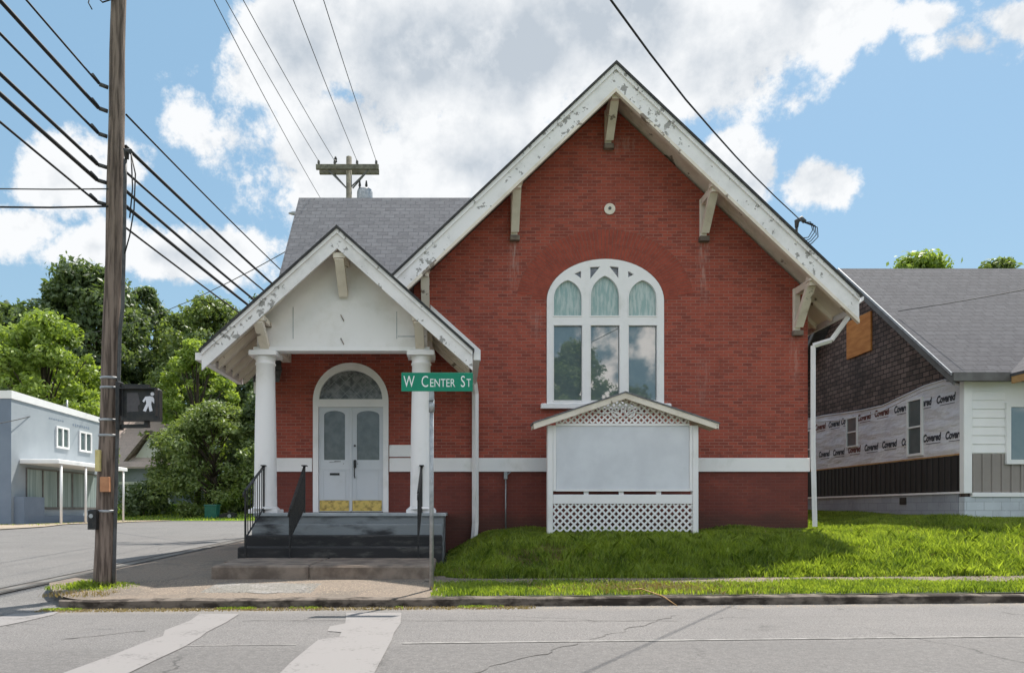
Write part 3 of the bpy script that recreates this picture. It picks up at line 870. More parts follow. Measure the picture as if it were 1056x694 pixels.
# boxed return / gutter stub on the left tip
MB().prismX([(PY + 0.05, ptop(PXL) - 0.16), (15.4, ptop(PXL) - 0.16), (15.4, ptop(PXL) - 0.02), (PY + 0.05, ptop(PXL) - 0.02)], PXL - 0.14, PXL - 0.02).build('gutter', M['white'], church)
MB().prismX([(PY + 0.05, ptop(PXR) - 0.16), (FY - .01, ptop(PXR) - 0.16), (FY - .01, ptop(PXR) - 0.02), (PY + 0.05, ptop(PXR) - 0.02)], PXR + 0.02, PXR + 0.14).build('gutter', M['white'], church)
# roof deck underside and rafters
dk = MB()
dk.slab([(PXL + .02, PY + .05), (PX, PY + .05), (PX, 15.55), (PXL + .02, 15.35)], lambda x, y: ptop(x) - 0.01, 0.03)
dk.slab([(PX, PY + .05), (PXR - .02, PY + .05), (PXR - .02, FY - .01), (PX, FY - .01)], lambda x, y: ptop(x) - 0.01, 0.03)
dk.build('porch_soffit', M['cream'], church)
for y in (13.2, 13.62, 14.04, 14.46, 14.88, 15.22):
    rafter(PXL + 0.05, -3.4, y, lambda x: ptop(x) - 0.045, 0.09, 0.17).build('rafter', M['cream'], church)
for y in (13.2, 13.75, 14.3, 14.9):
    rafter(PXR - 0.05, -0.85, y, lambda x: ptop(x) - 0.045, 0.09, 0.17).build('rafter', M['cream'], church)
# flashing board along the main wall above the porch slope
board_slope(-0.62, 0.52, lambda x: ptop(x) + 0.86, 0.25, FY - 0.09, FY - 0.004).build('flashing_board', M['white'], church)
# gable front
GY = 13.44
gl = [(-3.95, 4.45), (-0.60, 4.45), (-0.60, ptop(-0.60) - 0.05), (PX, PZ - 0.05), (-3.95, ptop(-3.95) - 0.05)]
gb = MB().prismY(gl, GY, GY + 0.05).build('porch_gable', M['gable'], church)
for x in (-3.24, -1.20):
    MB().box(x - 0.006, x + 0.006, GY - 0.006, GY - 0.001, 4.62, ptop(x) - 0.42).build('panel_joint', M['steel'], gb)
sm = MB()
sm.box(-1.18, -0.62, GY - 0.006, GY - 0.001, 4.66, 4.675)
sm.build('panel_joint', M['steel'], gb)
for z in (5.03, 4.57):
    MB().tube([(-2.30, GY - .01, z + .06), (-2.27, GY - .04, z), (-2.24, GY - .01, z - .06)], 0.009, 6).build('rusty_hook', M['pad'], gb)
MB().box(-4.0, -0.55, GY - 0.07, GY + 0.19, 4.37, 4.447).build('porch_beam', M['white'], church)
for x in (-3.9, -0.62):
    MB().box(x - 0.1, x + 0.1, GY + 0.20, FY - 0.003, 4.62, 4.80).build('porch_beam', M['cream'], church)
MB().box(-3.95, -0.6, GY + 0.2, FY - 0.003, 4.83, 4.86).build('porch_ceiling', M['gable'], church)
def pbracket(x, zb, zt):
    mb = MB()
    mb.beam((x, GY - 0.03, zb), (x, PY + 0.08, zt), 0.17, 0.12, (0, -1, 0.3))
    mb.bbox(x - 0.12, x + 0.12, PY + 0.05, GY - 0.003, zt, zt + 0.10, 0.01)
    mb.build('bracket', M['cream'], church)
pbracket(-2.24, 5.46, 6.02); pbracket(-3.78, 4.45, 4.84); pbracket(-0.74, 4.45, 4.84)
for x in (-3.80, -0.72):
    c = MB().lathe(x, 13.5, [(0.235, 1.30), (0.222, 1.34), (0.215, 1.9), (0.205, 2.8), (0.188, 3.6), (0.182, 4.10), (0.20, 4.115), (0.20, 4.14), (0.184, 4.15), (0.186, 4.20), (0.22, 4.27)], 28).build('column', M['white'], church)
    MB().bbox(x - 0.27, x + 0.27, 13.5 - 0.25, 13.5 + 0.27, 4.27, 4.366, 0.015).build('capital', M['white'], c)
    bs = MB().bbox(x - 0.285, x + 0.285, 13.5 - 0.2, 13.5 + 0.285, 1.19, 1.27, 0.012)
    bs.lathe(x, 13.5, [(0.27, 1.265), (0.275, 1.285), (0.25, 1.30), (0.24, 1.315)], 24)
    bs.build('column_base', M['white'], c)
# porch floor and steps
SX0, SX1 = -3.92, -0.28
fl = MB().bbox(SX0 - 0.03, SX1 + 0.05, 13.2, FY - 0.003, 1.14, 1.2, 0.012)
fl.build('porch_floor', M['floor'], church)
MB().box(SX0, SX1, 13.24, FY - 0.003, 0.2, 1.138).build('porch_base', M['steps'], church)
MB().bbox(SX0, SX1 - 0.01, 12.98, 13.238, 0.3, 0.985, 0.015).build('upper_step', M['steps'], church)
MB().bbox(SX0 - 0.0, SX1 - 0.015, 12.62, 12.978, 0.3, 0.785, 0.02).build('middle_step', M['steps_dark'], church)
MB().bbox(SX0 - 0.02, SX1 - 0.005, 12.2, 12.618, 0.3, 0.59, 0.02).build('bottom_step', M['steps_dark'], church)
pad = MB().bbox(-3.80, -2.30, 10.5, 12.198, 0.1, 0.402, 0.03).bbox(-2.29, -0.38, 10.5, 12.198, 0.1, 0.40, 0.03)
pad.box(-3.9, -3.8, 11.4, 12.198, 0.1, 0.395)
structure(pad.build('landing_slab', M['pad']))
# handrails
def handrail(x, zlow, nb, dense=False):
    mb = MB()
    a = (x, 12.12, 0.40); a1 = (x, 12.12, zlow); b1 = (x, 13.28, 2.10); b = (x, 13.28, 0.98)
    mb.beam(a, (x, 12.12, zlow + 0.02), 0.03, 0.03); mb.beam(b, b1, 0.03, 0.03)
    mb.beam(a1, b1, 0.045, 0.02)
    low0, low1 = (x, 12.12, 0.75), (x, 13.28, 1.30)
    mb.beam(low0, low1, 0.025, 0.02)
    for i in range(1, nb):
        t = i / nb
        y = 12.12 + 1.16 * t
        mb.beam((x, y, 0.75 + 0.55 * t), (x, y, zlow + (2.10 - zlow) * t), 0.014, 0.014)
    mb.box(x - 0.045, x + 0.045, 13.2, 13.36, 2.105, 2.125)
    mb.tube([(x, 12.12, zlow), (x, 12.03, zlow - 0.04), (x, 12.01, zlow - 0.12)], 0.016, 6)
    return mb.build('handrail', M['black'], church)
handrail(-3.77, 1.60, 8); handrail(-2.98, 1.25, 16); handrail(-0.70, 1.55, 8)
# ---- door
df = MB().prismY(door_loop(0.0), FY - 0.045, FY + 0.06, [[(DX - 0.74, DFL + 0.001), (DX + 0.74, DFL + 0.001), (DX + 0.74, 3.60), (DX - 0.74, 3.60)],
                 [(DX - 0.72, 3.78)] + [(DX + 0.72, 3.78)] + arc(DX, 3.78, 0.72, 0.66, 4, 176, 20)]).build('door_frame', M['white'], church)
MB().prismY([(DX - 0.73, 3.77), (DX + 0.73, 3.77)] + arc(DX, 3.77, 0.73, 0.67, 3, 177, 20), FY + 0.03, FY + 0.045).build('fanlight', M['fan'], df)
fb = MB()
for k in range(-3, 4):        # leaded diamond bars
    for s in (-1, 1):
        x0 = DX + k * 0.26
        for i in range(9):
            xa, za = x0 + s * i * 0.08, 3.79 + i * 0.08
            xb, zb2 = x0 + s * (i + 1) * 0.08, 3.79 + (i + 1) * 0.08
            if ((xb - DX) / 0.70) ** 2 + ((zb2 - 3.78) / 0.64) ** 2 < 1 and abs(xa - DX) < 0.70:
                fb.beam((xa, FY + 0.027, za), (xb, FY + 0.027, zb2), 0.008, 0.008, (0, 1, 0))
fb.build('lead_bars', M['steel'], df)
def leaf(x0, x1, handle_side):
    lx = x1 - x0
    gx0, gx1 = x0 + 0.12, x1 - 0.12
    if handle_side > 0: gx1 = x1 - 0.085
    hole = [(gx0, 2.40), (gx1, 2.40), (gx1, 3.42)] + [(gx0 + (gx1 - gx0) * (0.5 + 0.5 * math.cos(math.radians(t))), 3.42 + 0.10 * math.sin(math.radians(t))) for t in range(15, 180, 15)] + [(gx0, 3.42)]
    o = MB().prismY([(x0, DFL + 0.012), (x1, DFL + 0.012), (x1, 3.595), (x0, 3.595)], FY - 0.0, FY + 0.045, [hole]).build('door', M['door'], church)
    MB().prismY(hole, FY + 0.02, FY + 0.03).build('glass', M['glassdoor'], o)
    tr = MB()
    tr.bbox(x0 + 0.01, x1 - 0.01, FY - 0.012, FY - 0.001, 2.16, 2.185, 0.004)
    tr.bbox(x0 + 0.10, x0 + 0.115, FY - 0.01, FY - 0.001, 1.50, 2.15, 0.003)
    tr.bbox(x1 - 0.115, x1 - 0.10, FY - 0.01, FY - 0.001, 1.50, 2.15, 0.003)
    tr.bbox(x0 + 0.12, x1 - 0.12, FY - 0.01, FY - 0.001, 1.485, 1.50, 0.003)
    tr.build('panel_moulding', M['door'], o)
    MB().bbox(x0 + 0.02, x1 - 0.03, FY - 0.014, FY - 0.0015, DFL + 0.03, DFL + 0.27, 0.004).build('kick_plate', M['brass'], o)
    return o
lf = leaf(DX - 0.735, DX - 0.015, 0)
rf = leaf(DX + 0.015, DX + 0.735, 1)
MB().bbox(DX - 0.02, DX + 0.03, FY - 0.02, FY - 0.001, 1.23, 3.59, 0.006).build('astragal', M['door'], lf)
MB().bbox(-2.92, -2.70, FY - 0.016, FY - 0.001, 2.05, 2.10, 0.004).build('mail_slot', M['black'], lf)
hd = MB().bbox(-2.375, -2.315, FY - 0.045, FY - 0.021, 2.22, 2.40, 0.01)
hd.tube([(-2.345, FY - .04, 2.24), (-2.345, FY - .11, 2.20), (-2.345, FY - .11, 2.04), (-2.345, FY - .03, 1.99)], 0.014, 8)
hd.tube([(-2.345, FY - .03, 2.72), (-2.345, FY - 0.05, 2.72)], 0.025, 10)
hd.build('handle', M['black'], rf)
pc = MB()
for (a, b, z, hh) in ((-2.95, -2.82, 2.34, .012), (-2.84, -2.66, 2.35, .022), (-2.62, -2.60, 2.30, .02), (-2.30, -2.27, 2.30, .02)):
    pc.prismY([(a, z), (b, z + hh * 0.4), (b - 0.02, z + hh), (a + 0.03, z + hh * 1.2)], FY - 0.003, FY - 0.0005)
pc.build('paint_chip', M['greytrim'], lf)
# ---- big window
Yf0, Yf1 = FY - 0.03, FY + 0.09
def inset_x(z, g):
    if z <= WSPR: return WHW - g
    t = (z - WSPR) / (WTOP - WSPR - g)
    return (WHW - g) * math.sqrt(max(0.0, 1 - t * t))
def lancet(x0, x1, z0, zs, zt, n=8):
    cx = (x0 + x1) / 2
    pts = [(x0, z0), (x1, z0)]
    for i in range(n + 1):
        t = i / n
        pts.append((x1 - (x1 - cx) * (1 - math.cos(t * math.pi / 2)) ** 1.0 * 1.0, zs + (zt - zs) * math.sin(t * math.pi / 2) ** 0.9))
    for i in range(n - 1, -1, -1):
        t = i / n
        pts.append((x0 + (cx - x0) * (1 - math.cos(t * math.pi / 2)), zs + (zt - zs) * math.sin(t * math.pi / 2) ** 0.9))
    return pts
lx = lambda px: (px - CX) / 45.13
cols = [(lx(571), lx(600)), (lx(609), lx(638.5)), (lx(648), lx(677))]
Zt = lambda py: EYE + (CY - py) / 45.13
holes = [[(a, Zt(413)), (b, Zt(413)), (b, Zt(336)), (a, Zt(336))] for a, b in cols]
def gothic(x0, x1, z0, zs, zt, n=7):
    """two arcs meeting in a point"""
    cx = (x0 + x1) / 2; hw = (x1 - x0) / 2; H = zt - zs
    R = (hw * hw + H * H) / (2 * hw)
    pts = [(x0, z0), (x1, z0)]
    a_end = math.asin(min(1, H / R))
    for i in range(n + 1):
        t = a_end * i / n
        pts.append((x1 - R + R * math.cos(t), zs + R * math.sin(t)))
    for i in range(n - 1, -1, -1):
        t = a_end * i / n
        pts.append((x0 + R - R * math.cos(t), zs + R * math.sin(t)))
    return pts
up = [gothic(cols[0][0], cols[0][1] - 0.01, Zt(326), Zt(308), Zt(289.5)), gothic(cols[1][0], cols[1][1] - 0.01, Zt(326), Zt(306), Zt(285)), gothic(cols[2][0], cols[2][1] - 0.01, Zt(326), Zt(308), Zt(289.5))]
tp = lambda *q: [(lx(a), Zt(b)) for a, b in q]
tris = [tp((592, 282.5), (599, 287.5), (599, 280)), tp((608.5, 288), (618.5, 275.5), (608.5, 276)), tp((628, 275), (637.5, 287.5), (637.5, 276)), tp((647.5, 280), (647.5, 286.5), (653.5, 283.5))]
wf = MB().prismY(win_loop(-0.004), Yf0, Yf1, holes + up + tris).build('window', M['white'], church)
def mould(loop, y, w=0.028):
    """thin raised bead around a light"""
    mb = MB(); n = len(loop)
    cx = sum(p[0] for p in loop) / n; cz = sum(p[1] for p in loop) / n
    inner = []
    out_ = []
    for (x, z) in loop:
        d = math.hypot(x - cx, z - cz)
        out_.append((cx + (x - cx) * (1 + w / d * 1.0), cz + (z - cz) * (1 + w / d)))
        inner.append((x, z))
    return MB().prismY(out_, y - 0.012, y - 0.001, [inner])
for hl in holes + up:
    mould(hl, Yf0).build('light_bead', M['white'], wf)
for a, b in cols:
    o = MB().box(a + .001, b - .001, FY + 0.03, FY + 0.04, Zt(413) + .001, Zt(336) - .001).build('glass_pane', M['glass'], wf)
    o.name = 'glass_pane'
for u_ in up:
    lab(MB().prismY(u_, FY + 0.03, FY + 0.04).build('glass_pane', M['curtain'], wf), 'pointed pane of teal streaked glass')
for t_ in tris:
    lab(MB().prismY(t_, FY + 0.03, FY + 0.04).build('glass_pane', M['tri'], wf), 'small dark triangular pane in the arch')
MB().bbox(WCX - WHW - 0.14, WCX + WHW + 0.14, FY - 0.12, FY + 0.05, 3.56, 3.675, 0.015).build('window_sill', M['white'], church)
# round vent
v = MB()
v.tube([(3.47, FY - 0.03, 8.12), (3.47, FY + 0.01, 8.12)], 0.125, 20)
o = v.build('round_vent', M['cream'], church)
MB().tube([(3.47, FY - 0.045, 8.13), (3.47, FY - 0.0305, 8.13)], 0.035, 12).build('vent_hole', M['greytrim'], o)
# downspouts
def dspout(pts, w=0.075):
    mb = MB()
    for i in range(len(pts) - 1):
        mb.tube([pts[i], pts[i + 1]], w, 4)
    return mb.build('downspout', M['white'], church)
dspout([(PXR + 0.08, FY - 0.35, ptop(PXR) - 0.14), (0.40, FY - 0.10, ptop(PXR) - 0.34), (0.40, FY - 0.10, 0.95), (0.37, FY - 0.20, 0.60)])
dspout([(XR + 0.06, 15.25, mtop(XR) - 0.12), (XR + 0.04, 15.25, mtop(XR) - 0.32), (8.42, 15.38, 5.08), (8.07, 15.50, 4.98), (8.07, 15.50, 2.6), (8.09, 15.46, 0.88)], 0.058)

# ---- small standpipe at the facade
sp = MB().tube([(1.09, 15.50, 0.74), (1.09, 15.50, 2.0)], 0.016, 8)
sp.tube([(1.09, 15.50, 1.98), (1.06, 15.48, 2.02)], 0.02, 8)
sp.bbox(1.05, 1.13, 15.46, 15.54, 1.96, 2.12, 0.012)
sp.beam((1.12, 15.5, 2.05), (1.20, 15.46, 2.12), 0.02, 0.02)
single(sp, 'utility_pipe', M['steel'], 'thin grey utility pipe with white cap standing against the brick left of the notice board', 'pipe', (1.09, 15.5, 0.76))
# ---- service mast on the main roof
mr = thing('service_mast', 'short dark service mast with looped leads on the right slope of the church roof', 'mast', (7.62, 15.35, 6.9))
MB().tube([(7.62, 15.35, 6.75), (7.62, 15.35, 7.62)], 0.03, 8).build('mast_pipe', M['wire_grey'], mr)
MB().tube([(7.62, 15.35, 7.60), (7.60, 15.30, 7.72), (7.68, 15.25, 7.76), (7.76, 15.22, 7.68)], [0.04, 0.06, 0.06, 0.03], 8).build('weatherhead', M['wire_grey'], mr)
lp = MB()
for k in range(4):
    lp.tube([(7.72, 15.25, 7.68), (7.86 + 0.05 * k, 15.2, 7.66 - 0.04 * k), (7.93 + 0.04 * k, 15.25, 7.50 - 0.05 * k), (7.86 + 0.03 * k, 15.3, 7.36 - 0.04 * k), (7.70, 15.33, 7.35 - 0.1 * k)], 0.011, 5)
lp.build('looped_leads', M['wire'], mr)

# ------------------------------------------------------------------ NOTICE BOARD
nb = thing('notice_board', 'blank white roofed notice board with lattice base on the lawn before the church window', 'notice board', (3.52, 14.6, 0.8))
def lattice(x0, x1, zlo, zhi, y, step=0.125, w=0.032, poly=None):
    """crossing diagonal strips clipped to a convex polygon in (x,z)"""
    poly = poly or [(x0, zlo), (x1, zlo), (x1, zhi), (x0, zhi)]
    def clip(px, pz, dx, dz):
        t0, t1 = -1e9, 1e9
        n = len(poly)
        for i in range(n):
            ax, az = poly[i]; bx, bz = poly[(i + 1) % n]
            nx, nz = -(bz - az), (bx - ax)           # inward for ccw
            dn = dx * nx + dz * nz; q = (px - ax) * nx + (pz - az) * nz
            if abs(dn) < 1e-9:
                if q < 0: return None
                continue
            t = -q / dn
            if dn > 0: t0 = max(t0, t)
            else: t1 = min(t1, t)
        return (t0, t1) if t1 - t0 > 0.03 else None
    mb = MB()
    for s, yy in ((1, y), (-1, y + 0.0105)):
        k = -40
        while k < 60:
            px = x0 + k * step; pz = zlo
            c = clip(px, pz, s * 0.7071, 0.7071)
            if c:
                mb.beam((px + s * .7071 * c[0], yy, pz + .7071 * c[0]), (px + s * .7071 * c[1], yy, pz + .7071 * c[1]), 0.01, w, (-s * 0.7071, 0, 0.7071))
            k += 1
    return mb
for x in (1.97, 5.07):
    MB().bbox(x - 0.06, x + 0.06, 14.54, 14.68, 0.6, 3.06, 0.01).build('post', M['white'], nb)
MB().bbox(2.10, 4.94, 14.56, 14.60, 1.70, 3.04, 0.008).build('panel', M['board'], nb)
pfm = MB()
pfm.box(2.035, 2.098, 14.55, 14.64, 1.66, 3.06); pfm.box(4.942, 5.005, 14.55, 14.64, 1.66, 3.06)
pfm.box(2.099, 4.941, 14.545, 14.64, 1.655, 1.698); pfm.box(2.099, 4.941, 14.545, 14.64, 3.042, 3.10)
pfm.build('panel_frame', M['white'], nb)
MB().bbox(2.035, 5.005, 14.55, 14.62, 1.39, 1.585, 0.008).build('rail', M['white'], nb)
lattice(2.035, 5.005, 0.80, 1.385, 14.575, 0.15, 0.04).build('base_lattice', M['white'], nb)
brk = MB()
for x in (2.75, 3.5, 4.3): brk.box(x - 0.05, x + 0.05, 14.6, 14.64, 1.587, 1.653)
brk.build('spacer', M['white'], nb)
rz = lambda x: 3.73 - abs(x - 3.53) * 0.333
lattice(2.1, 4.95, 3.105, 3.6, 14.575, 0.13, 0.036, [(2.1, 3.105), (4.94, 3.105), (4.94, rz(4.94) - 0.07), (3.53, rz(3.53) - 0.07), (2.1, rz(2.1) - 0.07)]).build('gable_lattice', M['white'], nb)
sc2 = MB()
for s in (-1, 1):     # scrollwork in the peak
    pts = [(3.53 + s * (0.04 + 0.13 * t - 0.0 * t) + s * 0.07 * math.cos(6 * t), 14.55, 3.36 + 0.11 * math.sin(6 * t) - 0.03 * t) for t in fr(0, 1.15, 14)]
    sc2.tube(pts, 0.017, 6)
    sc2.tube([(3.53 + s * 0.02, 14.55, 3.24), (3.53 + s * 0.22, 14.55, 3.36), (3.53 + s * 0.42, 14.55, 3.30), (3.53 + s * 0.62, 14.55, 3.34)], 0.016, 6)
sc2.build('scroll_ornament', M['white'], nb)
rr = MB()
rr.slab([(1.58, 14.33), (3.53, 14.33), (3.53, 14.9), (1.58, 14.9)], lambda x, y: rz(x) + 0.02, 0.03)
rr.slab([(3.53, 14.33), (5.51, 14.33), (5.51, 14.9), (3.53, 14.9)], lambda x, y: rz(x) + 0.02, 0.03)
ro = rr.build('roof', M['roof'], nb)
fa = MB()
for (xa, xb) in ((1.60, 3.53), (3.53, 5.49)):
    fa.prismY([(xa, rz(xa) - 0.135), (xb, rz(xb) - 0.135), (xb, rz(xb) - 0.012), (xa, rz(xa) - 0.012)], 14.35, 14.385)
    fa.prismY([(xa, rz(xa) - 0.10), (xb, rz(xb) - 0.10), (xb, rz(xb) - 0.012), (xa, rz(xa) - 0.012)], 14.387, 14.88)
fa.build('fascia', M['cream'], ro)

# ------------------------------------------------------------------ RIGHT HOUSE
hs = thing('wood_house', 'half re-sided house with dark shingle gable, printed house wrap and white siding front', 'house', (11.6, 15.6, 1.05))
HX, HY, HR = 11.6, 15.6, 19.88
hroof = lambda x, y: 8.28 - 0.867 * abs(y - HR)
def hy(px): return HX * F / (px - CX)
def hzz(px, py): return EYE + (CY - py) / F * hy(px)
HB = 24.2
# side wall
MB().prismX([(HY + .02, 1.0), (HB, 1.0), (HB, hroof(0, HB) - .12), (HR, 8.12), (HY + .02, hroof(0, HY) - .12)], HX, HX + 0.2).build('side_wall', M['oldshingle'], hs)
fnd = MB().box(HX - 0.03, HX - 0.002, HY + 0.18, HB, 0.8, 1.63)
fnd.build('foundation', M['block'], hs)
MB().box(HX - 0.05, HX - 0.031, 17.6, 17.85, 1.4, 1.58).build('foundation_vent', M['black'], hs)
MB().box(HX - 0.06, HX - 0.002, HY, HB, 1.633, 1.68).build('water_table', M['white'], hs)
ds = MB()
y = HY
while y < HB:
    ds.box(HX - 0.03, HX - 0.002, y, min(y + 0.20, HB), 1.683, 2.52)
    ds.box(HX - 0.045, HX - 0.0305, y + 0.0, min(y + 0.04, HB), 1.683, 2.52)
    y += 0.205
ds.build('lower_siding', M['darkside'], hs)
# house wrap with a sagging top edge
top = [(15.62, 4.10), (16.2, 4.36), (16.9, 4.34), (17.6, 4.24), (18.6, 4.10), (19.6, 4.12), (20.6, 4.18), (21.4, 4.24), (22.3, 4.27), (23.2, 4.30), (HB, 4.28)]
wrp = MB().prismX([(15.62, 2.523)] + [(y, 2.523) for y in (17, 19, 21, HB)] + list(reversed(top)), HX - 0.03, HX - 0.002).build('house_wrap', M['wrap'], hs)
fold = MB().tube([(HX - 0.035, y, z - 0.015) for y, z in top], 0.022, 6)
fold.tube([(HX - 0.03, y, z - 0.16 - 0.05 * math.sin(y)) for y, z in top[1:9]], 0.016, 6)
fold.build('wrap_fold', M['wrap'], wrp)
st = MB().box(HX - 0.045, HX - 0.0305, HY + .02, HB, 2.523, 2.56)
st.build('trim_strip', M['wood'], hs)
k = 0
def wrap_print(row_z, yy, red=False):
    """words run towards -Y on the wall that faces -X"""
    fn = lambda a, b, c: (HX - 0.034 - c, yy - a, row_z + b)
    vs, fs = text_mesh('p', 'Covered', 0.25, None, None, fn, 0.001, 0.70, 0.22, 0.011)
    mb = MB().add(vs, fs)
    mb.box(HX - 0.035, HX - 0.033, yy - 0.62, yy - 0.12, row_z - 0.07, row_z - 0.055)
    mb.build('printed_word', M['print_red' if red else 'print'], wrp, fix=False)
for i, yy in enumerate([22.7, 21.87, 21.05, 20.24, 19.42, 18.62, 17.80, 16.98, 16.2]):
    wrap_print(2.93 + 0.01 * (i % 2), yy, i in (3,))
for i, yy in enumerate([22.9, 22.1, 21.3, 20.6, 19.75, 18.95, 18.1, 17.3, 16.5]):
    if yy - 0.6 > 15.6: wrap_print(3.82 + 0.01 * (i % 2), yy, i in (1, 4, 5))
def hwin(y0, y1, z0, z1, split=True, fw=0.06):
    zm = (z0 + z1) / 2
    holes_ = [[(y0 + fw, z0 + fw), (y1 - fw, z0 + fw), (y1 - fw, zm - 0.02), (y0 + fw, zm - 0.02)], [(y0 + fw, zm + 0.02), (y1 - fw, zm + 0.02), (y1 - fw, z1 - fw), (y0 + fw, z1 - fw)]]
    o = MB().prismX([(y0, z0), (y1, z0), (y1, z1), (y0, z1)], HX - 0.075, HX - 0.034, holes_).build('window', M['vinyl'], hs)
    for h_ in holes_:
        MB().prismX(h_, HX - 0.05, HX - 0.042).build('pane', M['glass'], o)
hwin(16.95, 17.55, 2.62, 4.08)
hwin(19.72, 20.28, 3.10, 3.98, fw=0.04)
hwin(22.3, 23.0, 2.6, 3.9)
lab(MB().box(HX - 0.05, HX - 0.003, 19.1, 20.28, 5.72, 6.82).build('boarded_opening', M['ply'], hs), 'orange plywood square over the gable window')
# front wall
MB().box(HX + 0.0, 22, HY + 0.0, HY + 0.18, 2.543, hroof(0, HY) - .14).build('front_wall', M['vinyl'], hs)
lap = MB()
z = 2.56
while z < 4.3:
    lap.prismX([(HY - 0.001, z), (HY - 0.022, z), (HY - 0.004, z + 0.195), (HY - 0.001, z + 0.195)], HX + 0.13, 12.50)
    lap.prismX([(HY - 0.001, z), (HY - 0.022, z), (HY - 0.004, z + 0.195), (HY - 0.001, z + 0.195)], 14.3, 22)
    z += 0.2
lap.build('lap_siding', M['vinyl'], hs)
MB().box(HX + 0.13, 22, HY + 0.005, HY + 0.16, 1.66, 2.541).build('lower_front', M['taupe'], hs)
bt = MB()
x = HX + 0.16
while x < 20:
    bt.bbox(x, x + 0.05, HY - 0.022, HY + 0.003, 1.662, 2.54, 0.006); x += 0.22
bt.build('batten', M['taupe'], hs)
MB().bbox(HX - 0.065, HX + 0.125, HY - 0.05, HY + 0.09, 1.64, 4.28, 0.01).build('corner_board', M['vinyl'], hs)
MB().bbox(HX + 0.126, 22, HY - 0.06, HY + 0.1, 1.56, 1.655, 0.01).build('water_table', M['vinyl'], hs)
MB().box(HX - 0.03, 22, HY - 0.02, HY + 0.16, 0.7, 1.558).build('front_foundation', M['block_white'], hs)
h1 = [[(12.60, 2.40), (14.2, 2.40), (14.2, 3.60), (12.60, 3.60)]]
o = MB().prismY([(12.50, 2.30), (14.3, 2.30), (14.3, 3.70), (12.50, 3.70)], HY - 0.06, HY + 0.0, h1).build('window', M['vinyl'], hs)
MB().prismY(h1[0], HY - 0.03, HY - 0.02).build('pane', M['glass'], o)
# roof
hr = MB()
hr.slab([(11.1, 15.32), (24, 15.32), (24, HR), (11.1, HR)], hroof, 0.1)
hr.slab([(11.1, HR), (24, HR), (24, 24.5), (11.1, 24.5)], hroof, 0.1)
ho = hr.build('roof', M['roof_brown'], hs)
MB().box(11.1, 24, 15.27, 15.318, hroof(0, 15.32) - 0.18, hroof(0, 15.32) + 0.01).build('eave_board', M['greytrim'], ho)
MB().box(11.14, 24, 15.32, HY - 0.03, hroof(0, 15.32) - 0.15, hroof(0, 15.32) - 0.12).build('eave_soffit', M['greytrim'], ho)
rk = MB()
for s in (-1, 1):
    ya, yb = HR, HR + s * 4.56
    rk.prismX([(ya, 8.28 - 0.105), (yb, hroof(0, yb) - 0.105), (yb, hroof(0, yb) - 0.27), (ya, 8.28 - 0.27)], 11.12, 11.16)
rk.build('rake_board', M['greytrim'], ho)
rk2 = MB()
for s in (-1, 1):
    ya, yb = HR, HR + s * 4.56
    rk2.prismX([(ya, 8.28 + 0.012), (yb, hroof(0, yb) + 0.012), (yb, hroof(0, yb) - 0.06), (ya, 8.28 - 0.06)], 11.07, 11.098)
rk2.build('drip_edge', M['steel'], ho)
# small front porch roof at the right edge of the picture
pg = MB().slab([(12.35, 14.0), (14.2, 14.0), (14.2, 17.2), (12.35, 17.2)], lambda x, y: 4.30 + (x - 12.35) * 0.62, 0.06)
pg.slab([(14.2, 14.0), (16.05, 14.0), (16.05, 17.2), (14.2, 17.2)], lambda x, y: 4.30 + (16.05 - x) * 0.62, 0.06)
po = pg.build('porch_roof', M['roof_brown'], hs)
tf = MB()
tf.prismY([(12.35, 4.08), (14.2, 5.22), (14.2, 5.38), (12.35, 4.238)], 14.0, 14.05)
tf.prismY([(16.05, 4.08), (14.2, 5.22), (14.2, 5.38), (16.05, 4.238)], 14.0, 14.05)
tf.box(12.37, 12.42, 14.06, 15.25, 4.08, 4.235)
tf.build('timber_fascia', M['wood'], po)
MB().bbox(15.8, 15.95, 14.05, 14.2, 0.9, 4.25).build('porch_post', M['vinyl'], hs)
MB().bbox(13.5, 13.62, 14.08, 14.2, 0.9, 4.9).build('porch_post', M['vinyl'], hs) if False else None

# ------------------------------------------------------------------ BLUE BUILDING
bb = thing('shop_building', 'pale blue two storey shop with flat roof, small upper windows and a thin canopy', 'building', (-21.2, 36, 0.5))
BX = -21.2
MB().box(BX - 11, BX, 32.42, 41.0, 0.3, 6.55).build('wall', M['bluewall'], bb)
MB().box(BX - 11, BX + 0.002, 32.40, 32.418, 0.3, 6.55).build('front_wall', M['bluefront'], bb)
cp = MB().prismX([(32.36, 6.55), (41.04, 6.42), (41.04, 6.72), (32.36, 6.93)], BX - 0.16, BX + 0.05)
cp.box(BX - 11, BX - 0.162, 32.36, 32.6, 6.55, 6.92)
cp.build('parapet', M['vinyl'], bb)
for (a, b) in ((36.0, 37.15), (38.2, 39.45)):
    m_ = (a + b) / 2
    hh = [[(a + .08, 4.65), (m_ - .05, 4.65), (m_ - .05, 5.6), (a + .08, 5.6)], [(m_ + .05, 4.65), (b - .08, 4.65), (b - .08, 5.6), (m_ + .05, 5.6)]]
    o = MB().prismX([(a, 4.55), (b, 4.55), (b, 5.7), (a, 5.7)], BX + 0.002, BX + 0.08, hh).build('window', M['vinyl'], bb)
    for q in hh: MB().prismX(q, BX + 0.02, BX + 0.03).build('pane', M['glass'], o)
